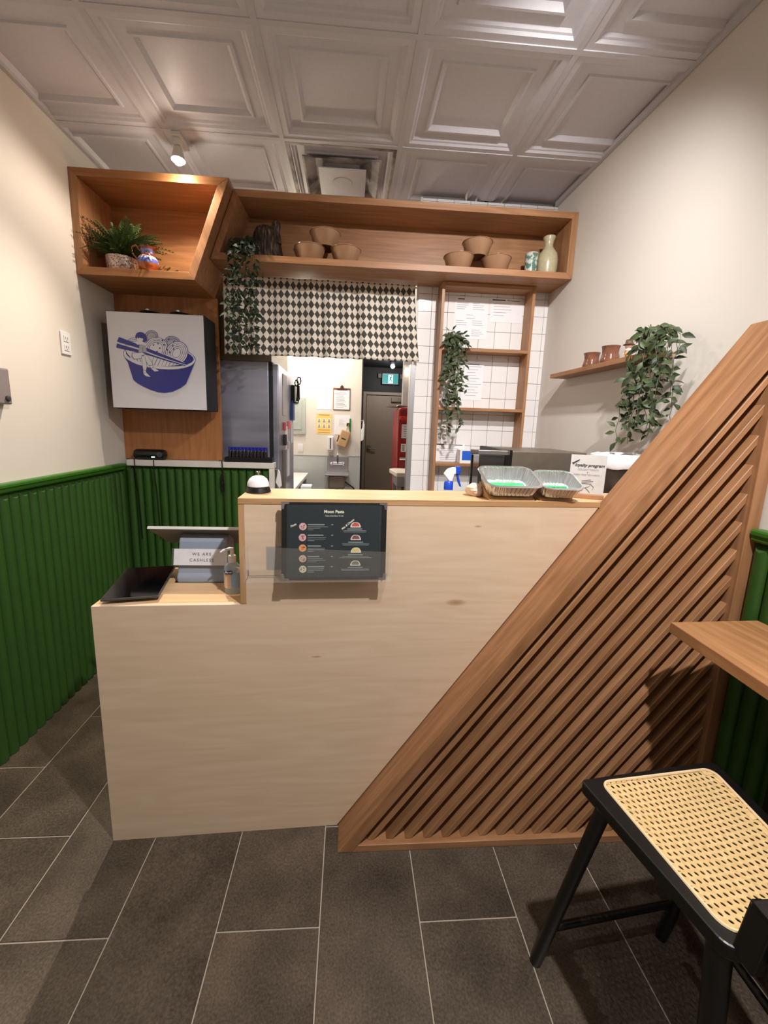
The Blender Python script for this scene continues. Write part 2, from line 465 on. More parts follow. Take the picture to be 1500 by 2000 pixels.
def walls():
    o = build(MB().box(-1.60, X0, -3.2, 7.0, 0, 3.0), 'wall_left', wall_paint); o['kind'] = 'structure'
    o = build(MB().prism([(xr(-3.2), -3.2), (xr(-3.2)+.1, -3.2), (xr(YB)+.1, YB+.07), (xr(YB), YB+.07)], 0, 3.0, 'z'), 'wall_right', wall_paint); o['kind'] = 'structure'
    o = build(MB().box(-1.6, 1.6, -3.3, -3.2, 0, 3.0), 'wall_front', wall_paint); o['kind'] = 'structure'
    # back wall with 4 inch tiles
    b = build(MB().box(.432, 1.32, YB+.004, YB+.07, 0, ZC-.004), 'wall_back', grout); b['kind'] = 'structure'
    P = .1095; gx, gz = .961, 2.252
    for i in range(-5, 4):
        for k in range(-12, 7):
            a, c = gx+P*i+.0011, gx+P*(i+1)-.0011
            z0, z1 = gz+P*k+.0011, gz+P*(k+1)-.0011
            a = max(a, .434); c = min(c, 1.314); z1 = min(z1, ZC-.006)
            if c-a < .006 or z1-z0 < .006: continue
            mb = MB().box(a, c, YB, YB+.008, z0, z1)
            t = build(mb, 'tile', white_tile, b, base=((a+c)/2, YB, (z0+z1)/2), bevel=.0016, seg=2)
            t.rotation_euler = (random.uniform(-.004, .004), 0, random.uniform(-.004, .004))
    bx('corner_guard', (.402, .434, YB-.001, YB+.07, 0, 1.915), steel, b, .001)
    bx('corner_guard_upper', (.420, .434, YB+.002, YB+.07, 1.915, ZC), white_paint, b, .001)
    # warm plywood panel on the wall behind the sign
    o = bx('trim_3', (X0+.001, -.862, 2.770, 2.800, 1.232, 2.262), ply_panel, None, .001); o['kind'] = 'structure'
walls()

def wainscot():
    def reed_mesh(r, prot, h):
        mb = MB(); n = 8; bot, top = [], []
        # half column whose head is scooped back to the wall
        for k in range(n+1):
            a = PI*k/n
            bot.append(mb.bm.verts.new((r*math.cos(a), -prot*math.sin(a), 0)))
            top.append(mb.bm.verts.new((r*math.cos(a), -prot*math.sin(a), h-.03*(1-abs(math.cos(a)))*0-.028*math.sin(a)**2)))
        for k in range(n): mb.face([bot[k], bot[k+1], top[k+1], top[k]])
        mb.face([bot[-1], bot[0], top[0], top[-1]])
        mb.face(top); mb.face(bot[::-1])
        return mb
    src = build(reed_mesh(.0262, .020, 1.158), 'reed_source', green, smooth=True)
    # left wall
    t = struct('trim_1', (X0, 1.2, 0))
    bx('backing_board', (X0+.0005, X0+.006, -.6, 2.70, 0, 1.166), green, t, 0)
    for k in range(62):
        y = 2.69-.0535*k
        inst(src, 'reed', t, M=Matrix.Translation((X0+.006, y, .003)) @ Matrix.Rotation(PI/2, 4, 'Z'))
    prof = [(X0+.0005, 1.166), (X0+.030, 1.166), (X0+.034, 1.172), (X0+.034, 1.184), (X0+.040, 1.190), (X0+.040, 1.200), (X0+.036, 1.206), (X0+.0005, 1.206)]
    build(MB().prism(prof, -.6, 2.70, 'y'), 'cap_rail', green_cap, t)
    # right wall
    t = struct('trim_2', (1.34, 1.0, 0))
    ang = math.atan(.02)
    MR = Matrix.Translation((xr(1.1835), 1.1835, 0)) @ Matrix.Rotation(ang, 4, 'Z')
    mb = MB().box(-.006, -.0005, -1.4, 0, 0, 1.166, MR); build(mb, 'backing_board', green, t)
    for k in range(26):
        inst(src, 'reed', t, M=MR @ Matrix.Translation((-.006, -.0285-.0535*k, .003)) @ Matrix.Rotation(-PI/2, 4, 'Z'))
    prof = [(-.0005, 1.166), (-.030, 1.166), (-.034, 1.172), (-.034, 1.184), (-.040, 1.190), (-.040, 1.200), (-.036, 1.206), (-.0005, 1.206)]
    build(MB().prism(prof, -1.4, -.004, 'y', MR), 'cap_rail', green_cap, t)
    # low wall under the sign
    hw = build(MB().box(X0+.001, -.502, 2.730, 2.80, 0, 1.190), 'wall_half', green); hw['kind'] = 'structure'; 
    for k in range(18):
        x = -1.445+.0520*k
        if x > -.55: break
        inst(src, 'reed', hw, M=Matrix.Translation((x, 2.730, .003)) @ Matrix.Diagonal((.98, 1, 1.02, 1)))
    bx('ledge_cap', (X0+.045, -.500, 2.690, 2.768, 1.192, 1.231), white_paint, hw, .003)
    bx('end_post', (-.534, -.500, 2.690, 2.729, 0, 1.191), white_paint, hw, .003)
    bpy.data.objects.remove(src)
wainscot()

def kitchen_shell():
    w = build(MB().box(-1.49, .134, 5.0, 6.9, 0, 2.95), 'wall_kitchen', wall_paint); w['kind'] = 'structure'
    o = build(MB().box(1.302, 1.40, YB+.071, 6.9, 0, 2.95), 'wall_kitchen_right', wall_paint); o['kind'] = 'structure'
    pan = plain('grey_wall_panel', (186, 190, 186), .35, var=.03, scale=10)
    x = -1.48
    bx('wall_panel', (-1.48, -.30, 4.985, 4.999, .0, 1.105), pan, w, .002)
    bx('wall_panel', (-.298, .134, 4.985, 4.999, .0, 1.105), pan, w, .002)
    bx('panel_strip', (-1.48, .134, 4.980, 4.998, 1.106, 1.114), pan, w, .001)
    h = build(MB().box(.134, .150, 4.999, 6.7, 0, 2.95), 'wall_hall_left', hall_black); h['kind'] = 'structure'
    h = build(MB().box(.134, 1.3, 6.7, 6.8, 0, 2.95), 'wall_hall_back', hall_black); h['kind'] = 'structure'
    h = build(MB().box(.575, 1.3, 4.5, 4.6, 0, 2.95), 'wall_hall_right', plain('grey_wall', (176, 170, 166), .4)); h['kind'] = 'structure'
    c = build(MB().box(.15, 1.3, 4.6, 6.69, 2.42, 2.45), 'ceiling_hall', hall_black); c['kind'] = 'structure'
    d = build(MB().box(.262, 1.16, 6.655, 6.698, .01, 1.975), 'door_1', door_paint, bevel=.003); d['kind'] = 'structure'
    mb = MB(); mb.box(.205, .255, 6.63, 6.699, 0, 2.03); mb.box(.255, 1.2, 6.63, 6.699, 1.985, 2.03)
    build(mb, 'door_frame', plain('frame_paint', (150, 134, 118), .5), d, bevel=.002)
    mb = MB(); mb.box(.28, .345, 6.645, 6.655, 1.06, 1.17); mb.lathe([(.022, 0), (.022, .02), (.012, .03)], (0, 0, 0), 12, Matrix.Translation((.312, 6.645, 1.115)) @ Matrix.Rotation(PI/2, 4, 'X'))
    mb.tube([(.312, 6.615, 1.115), (.43, 6.615, 1.11)], .011); 
    build(mb, 'door_handle', steel_dark, d)
    bx('door_closer', (.66, 1.0, 6.60, 6.654, 1.88, 1.945), steel_dark, d, .004)
kitchen_shell()

# ================================================================== BIG JOINERY
def corner_box():
    t = thing('box_shelf', 'oak box shelf with slanted right side in the left corner holding fern and jug', 'shelf', (-1.1, 2.6, 2.258))
    zt, zb, th = 2.776, 2.258, .040
    yf, yb = 2.43, 2.768
    xl = X0+.001
    def xo(z): return -.871+(z-zb)/(zt-zb)*.201
    d = .0445
    build(MB().prism([(xl, zt), (xo(zt), zt), (xo(zt-th)-d, zt-th), (xl+th, zt-th)], yf, yb), 'top_panel', oak_box, t, bevel=.0015)
    build(MB().prism([(xl, zb), (xo(zb), zb), (xo(zb+th)-d, zb+th), (xl+th, zb+th)], yf, yb), 'bottom_panel', oak_box, t, bevel=.0015)
    build(MB().prism([(xl, zb), (xl+th, zb+th), (xl+th, zt-th), (xl, zt)], yf, yb), 'left_panel', oak_z, t, bevel=.0015)
    rot = wood('oak_grain_lean', OD, OL, (0, math.radians(111), 0))
    build(MB().prism([(xo(zb), zb), (xo(zt), zt), (xo(zt-th)-d, zt-th), (xo(zb+th)-d, zb+th)], yf, yb), 'right_panel', rot, t, bevel=.0015)
    build(MB().prism([(xl+th, zb+th), (xl+th, zt-th), (xo(zt-th)-d, zt-th), (xo(zb+th)-d, zb+th)], 2.74, yb), 'back_panel', oak_box, t)
corner_box()

def long_shelf():
    t = thing('wall_shelf', 'long oak open shelf across the top of the kitchen opening holding brown bowls', 'shelf', (.3, 2.65, 2.402))
    zt, zb, th, yf, yb = 2.768, 2.402, .036, 2.515, 2.780
    def xo(z): return -.812+(z-zb)/(zt-zb)*.142+.002
    d = .039; xe = 1.316; 
    build(MB().prism([(xo(zt), zt), (xe, zt), (xe-th, zt-th), (xo(zt-th)+d, zt-th)], yf, yb), 'top_panel', oak_x, t, bevel=.0015)
    build(MB().prism([(xo(zb), zb), (xe, zb), (xe-th, zb+th), (xo(zb+th)+d, zb+th)], yf, yb), 'bottom_panel', oak_x, t, bevel=.0015)
    build(MB().prism([(xe, zb), (xe, zt), (xe-th, zt-th), (xe-th, zb+th)], yf, yb), 'right_panel', oak_z, t, bevel=.0015)
    build(MB().prism([(xo(zb), zb), (xo(zt), zt), (xo(zt-th)+d, zt-th), (xo(zb+th)+d, zb+th)], yf, yb), 'left_panel', MATS['oak_grain_lean'], t, bevel=.0015)
    build(MB().prism([(xo(zb+th)+d, zb+th), (xo(zt-th)+d, zt-th), (xe-th, zt-th), (xe-th, zb+th)], 2.762, yb), 'back_panel', oak_x, t)
long_shelf()

CA = math.atan(.037)
MC = Matrix.Translation((-.82, 1.2572, 0)) @ Matrix.Rotation(CA, 4, 'Z')
def cpt(u, v, z): return MC @ Vector((u, v, z))
BS, BX = 1.385, -.015                       # beam line z = BS*(x-BX)
def counter():
    t = thing('service_counter', 'stepped pale birch plywood service counter with the menu holder on its front', 'counter', (-.4, 1.3, 0))
    # front panel, built in the counter's own axes so the grain and knots follow it
    zt = 1.240
    poly = [(0, 0), (.800, 0), (.800+zt/BS, zt), (.487, zt), (.487, .8980), (0, .8980)]
    o = build(MB().prism(poly, 0, .018, 'y'), 'front_panel', birch, None)
    o.parent = t; o.matrix_basis = Matrix.Translation(-Vector(t['_o'])) @ MC
    def loc(mb): 
        for v in mb.bm.verts: v.co = MC @ v.co
        return mb
    build(loc(MB().box(.468, .4865, 0, .20, .899, 1.2395)), 'side_panel', birch_ez, t, bevel=.001)
    top = [(.468, -.0005), (1.70, -.0005), (1.72, .20), (.468, .20)]
    top = [(.468, -.001), (1.700, -.001), (1.700, .028), (2.10, .028), (2.10, .20), (.468, .20)]
    build(loc(MB().prism(top, 1.240, 1.259, 'z')), 'raised_top', birch_t, t, bevel=.001)
    build(loc(MB().box(.469, 1.699, -.0016, -.0011, 1.2405, 1.2585)), 'top_edge', birch_e, t)
    build(loc(MB().prism([(0, .0181), (.467, .0181), (.467, .2005), (.80, .2005), (.80, .355), (0, .355)], .8805, .8985, 'z')), 'lower_top', birch_t, t, bevel=.001)
    build(loc(MB().box(0, .018, .0181, .355, 0, .880)), 'left_panel', birch, t, bevel=.001)
    build(loc(MB().box(.8, 1.60, .185, .20, 0, 1.239)), 'back_panel', birch, t, bevel=.001)
counter()

def slat_screen():
    t = thing('slatted_screen', 'diagonal oak slatted partition between the counter and the right wall', 'partition', (.7, 1.26, 0))
    yf, yb = 1.185, 1.340
    th = math.atan(BS); T = .042
    hx = T/math.sin(th)                       # horizontal width of the beam face
    xe = 1.338
    build(MB().prism([(BX, 0), (BX+hx, 0), (xe, BS*(xe-BX-hx)), (xe, BS*(xe-BX))], yf, yb), 'beam', oak_d, t, bevel=.002)
    build(MB().prism([(BX+hx+.001, 0), (xe, 0), (xe, .027), (BX+hx+.001+.027/BS, .027)], yf, yb), 'base_board', oak_x, t, bevel=.0015)
    xp = 1.296
    build(MB().prism([(xp, .028), (xe, .028), (xe, BS*(xe-BX-hx)-.001), (xp, BS*(xp-BX-hx)-.001)], yf, yb), 'post', oak_z, t, bevel=.0015)
    # slat backing, with the shade of the gaps put into its darker colour
    build(MB().prism([(BX+hx+.03, .028), (xp-.001, .028), (xp-.001, BS*(xp-BX-hx)-.002)], 1.262, 1.275), 'backing_panel', wood('oak_backing_shaded', (88, 54, 32), (120, 76, 48), (0, TH, 0)), t)
    p, sw = .0685, .023
    k = 0
    while True:
        xa = BX+hx+.034+p*k; xb = xa+sw
        if xb > xp-.02: break
        xa2, xb2 = xa+.028/BS, xb+.028/BS
        mb = MB().prism([(xa2, .028), (xb2, .028), (xp-.0005, BS*(xp-xb)), (xp-.0005, BS*(xp-xa))], 1.203, 1.2615)
        build(mb, 'slat', oak_d, t, base=((xa+xp)/2, 1.22, .3), bevel=.0012, seg=1)
        k += 1
slat_screen()

def ladder():
    t = thing('ladder_shelf', 'narrow oak ladder shelf on the white tile wall with a trailing plant', 'shelf', (.86, 2.72, .9))
    y0, y1 = 2.662, 2.783
    for a, b in ((.562, .581), (1.148, 1.167)): bx('post', (a, b, y0, y1, .90, 2.400), oak_z, t, .001)
    bx('top_rail', (.5815, 1.1475, y0, y1, 2.378, 2.400), oak_x, t, .001)
    for z in (2.009, 1.633, 1.262): bx('shelf_board', (.5815, 1.1475, y0, y1, z-.019, z), oak_x, t, .001)
ladder()

def right_shelf():
    mb = MB().prism([(1.212, 2.455), (xr(2.455)-.001, 2.455), (xr(1.65)-.001, 1.65), (1.212+.02*.8, 1.65)], 1.814, 1.837, 'z')
    o = build(mb, 'floating_shelf', oak_y, None, base=(1.26, 1.9, 1.814), bevel=.001)
    tag(o, 'thin oak floating shelf on the right wall carrying two brown cups', 'shelf')
right_shelf()

def table():
    t = thing('wall_table', 'oak bar table top fixed to the right wall beside the cane stool', 'table', (1.15, .5, 0))
    p = [(1.004, 1.094), (xr(1.1)-.042, 1.104), (xr(-.4)-.042, -.4), (.930, -.4)]
    build(MB().prism(p, .893, .927, 'z'), 'table_top', oak_table, t, bevel=.002)
    for y in (.95, .1):
        mb = MB().box(1.06, 1.30, y-.012, y+.012, .872, .892); mb.box(1.276, 1.30, y-.012, y+.012, .0, .872)
        build(mb, 'bracket', black_matte, t, bevel=.002)
table()

# ================================================================== STOOL
def cane_mat():
    """woven cane: real holes are too fine to cut one by one near the rim, so they are cut by the alpha of the weave"""
    t = NT('woven_cane'); t.set(Roughness=.5)
    uv = t.n('ShaderNodeUVMap'); uv.uv_map = 'UVMap'
    sp = t.n('ShaderNodeSeparateXYZ'); t.l(uv.outputs[0], sp.inputs[0])
    nz = t.n('ShaderNodeTexNoise', i_Scale=90.0, i_Detail=3.0); t.l(uv.outputs[0], nz.inputs['Vector'])
    st = t.math('SINE', t.math('MULTIPLY', sp.outputs[0], 2*PI/.0021)); 
    f = t.math('ADD', t.math('MULTIPLY', nz.outputs[0], .8), t.math('MULTIPLY', st, .12))
    t.l(t.ramp(f, [(.2, lin((204, 168, 112))), (.5, lin((228, 197, 142))), (.8, lin((240, 215, 165)))]), t.b.inputs['Base Color'])
    t.bump(st, .4, .0006)
    return t.m
def stool():
    t = thing('cane_stool', 'black wooden bar stool with a woven cane seat and low backrest beside the table', 'stool', (.78, .68, 0))
    zs = .65
    # outer seat outline and the cane opening (plan view)
    A, B = Vector((.587, .822)), Vector((.985, .868))
    C, D = Vector((.955, .472)), Vector((.652, .492))
    def rounded(pts, r, n=6):
        out = []
        m = len(pts)
        for i in range(m):
            p, a, b = pts[i], pts[i-1], pts[(i+1) % m]
            da = (a-p).normalized(); db = (b-p).normalized()
            half = math.acos(max(-1, min(1, da.dot(db))))/2
            rr = r[i] if isinstance(r, (list, tuple)) else r
            dist = rr/math.tan(half); c = p+(da+db).normalized()*(rr/math.sin(half))
            p0, p1 = p+da*dist, p+db*dist
            a0 = math.atan2((p0-c).y, (p0-c).x); a1 = math.atan2((p1-c).y, (p1-c).x)
            while a1-a0 > PI: a1 -= 2*PI
            while a1-a0 < -PI: a1 += 2*PI
            out += [c+Vector((math.cos(a0+(a1-a0)*k/n), math.sin(a0+(a1-a0)*k/n)))*rr for k in range(n+1)]
        return out
    outer = rounded([A, B, C, D], [.012, .02, .03, .03])
    inn = [Vector((.634, .822-.010)), Vector((.951, .842)), Vector((.925, .512)), Vector((.672, .514))]
    inner = rounded(inn, [.020, .022, .03, .03])
    mb = MB(); n = len(outer)
    def ring(P, z): return [mb.bm.verts.new((p.x, p.y, z)) for p in P]
    o1, o0, i1, i0 = ring(outer, zs), ring(outer, zs-.03), ring(inner, zs), ring(inner, zs-.03)
    for k in range(n):
        j = (k+1) % n
        mb.face([o1[k], o1[j], i1[j], i1[k]]); mb.face([o0[j], o0[k], i0[k], i0[j]])
        mb.face([o0[k], o0[j], o1[j], o1[k]]); mb.face([i0[j], i0[k], i1[k], i1[j]])
    build(mb, 'seat_frame', black_wood, t, bevel=.004)
    mb = MB().tube([(p.x, p.y, zs+.001) for p in inner]+[(inner[0].x, inner[0].y, zs+.001)], .0032, 6, False)
    build(mb, 'cane_border', plain('cane_spline', (232, 205, 165), .5), t, smooth=True)
    # cane sheet with real openings: small holes on a staggered grid
    sag = .010
    ctr = sum(inn, Vector((0, 0)))/4
    def inside(p, e=0):
        s = True
        m = len(inner)
        for k in range(m):
            a, b = inner[k], inner[(k+1) % m]
            if (b-a).cross(p-a) if False else ((b.x-a.x)*(p.y-a.y)-(b.y-a.y)*(p.x-a.x)) > -e*(b-a).length: return False
        return s
    px, py = .0150, .0130
    ux = (B-A).normalized(); uy = Vector((ux.y, -ux.x))
    bm = bmesh.new(); uvl = bm.loops.layers.uv.new('UVMap')
    def zz(p):
        d = min(((p-inner[k]) - (p-inner[k]).dot((inner[(k+1) % len(inner)]-inner[k]).normalized())*(inner[(k+1) % len(inner)]-inner[k]).normalized()).length if (inner[(k+1) % len(inner)]-inner[k]).length > .03 else 1 for k in range(len(inner)))
        return zs-.001-sag*min(1, d/.12)**.7
    cache = {}
    def V(p):
        k = (round(p.x, 6), round(p.y, 6))
        if k not in cache: cache[k] = bm.verts.new((p.x, p.y, zz(p)))
        return cache[k]
    for i in range(-3, 30):
        for j in range(-3, 32):
            c = inn[0]+ux*(px*i+.5*px*(j % 2))+uy*(py*j)
            q = [c+ux*sx*px/2+uy*sy*py/2 for sx, sy in ((-1, -1), (1, -1), (1, 1), (-1, 1))]
            if not all(inside(p, .0005) for p in q):
                # partial cell: fill plain where its centre is inside
                qq = [p for p in q]
                if inside(c, -.004):
                    qq = []
                    for p in q:
                        for _ in range(14):
                            if inside(p, 0): break
                            p = p+(c-p)*.12+(ctr-p)*.01
                        qq.append(p)
                    try: f = bm.faces.new([bm.verts.new((p.x, p.y, zz(p))) for p in qq])
                    except ValueError: pass
                continue
            hole = [c+ux*math.cos(a)*px*.23+uy*(math.sin(a)*py*.30+math.cos(a)*py*.12) for a in [PI*2*(k+.5)/8-PI for k in range(8)]]
            # eight hole points, joined to the four corners
            hv = [bm.verts.new((p.x, p.y, zz(p))) for p in hole]; cv = [V(p) for p in q]
            mids = [V((q[k]+q[(k+1) % 4])/2) for k in range(4)]
            ringv = [cv[0], mids[0], cv[1], mids[1], cv[2], mids[2], cv[3], mids[3]]
            ringv = ringv[7:]+ringv[:7]
            # hole starts at angle just above -PI: order it alongside the ring starting from the left mid
            for k in range(8):
                try: bm.faces.new([ringv[k], ringv[(k+1) % 8], hv[(k+1) % 8], hv[k]])
                except ValueError: pass
    for f in bm.faces:
        for l in f.loops: l[uvl].uv = (l.vert.co.x, l.vert.co.y)
    mb = MB(); mb.bm.free(); mb.bm = bm
    o = build(mb, 'cane_seat', cane_mat(), t)
    o.modifiers.new('t', 'SOLIDIFY').thickness = .0016
    # legs
    def leg(top, foot, r=.016, name='leg'):
        top, foot = Vector(top), Vector(foot)
        build(MB().tube([top, foot.lerp(top, .5), foot.lerp(top, .02), foot], [r*1.05, r, r*.95, r*.85], 12), name, black_wood, t, smooth=True)
    leg((.612, .762, .628), (.559, .868, .0)); leg((.962, .800, .628), (.968, .906, 0))
    leg((.668, .520, .628), (.640, .440, 0), .019); leg((.945, .510, .628), (.965, .430, 0), .019)
    # triangular blocks under the side rails and cross bars
    build(MB().tube([(.572, .848, .15), (.966, .890, .15)], .010, 10), 'stretcher', black_wood, t, smooth=True)
    build(MB().tube([(.650, .463, .18), (.960, .455, .18)], .010, 10), 'stretcher', black_wood, t, smooth=True)
    build(MB().tube([(.960, .79, .24), (.962, .455, .24)], .010, 10), 'stretcher', black_wood, t, smooth=True)
    # low backrest on the side nearest the camera
    build(MB().prism([(.664, .640), (.684, .640), (.700, .745), (.680, .745)], .462, .500, 'y'), 'back_post', black_wood, t, bevel=.003)
    build(MB().prism([(.940, .640), (.960, .640), (.975, .745), (.955, .745)], .462, .500, 'y'), 'back_post', black_wood, t, bevel=.003)
    build(MB().prism([(.682, .668), (.963, .668), (.978, .746), (.678, .746)], .452, .498, 'y'), 'back_rail', black_wood, t, bevel=.003)
stool()

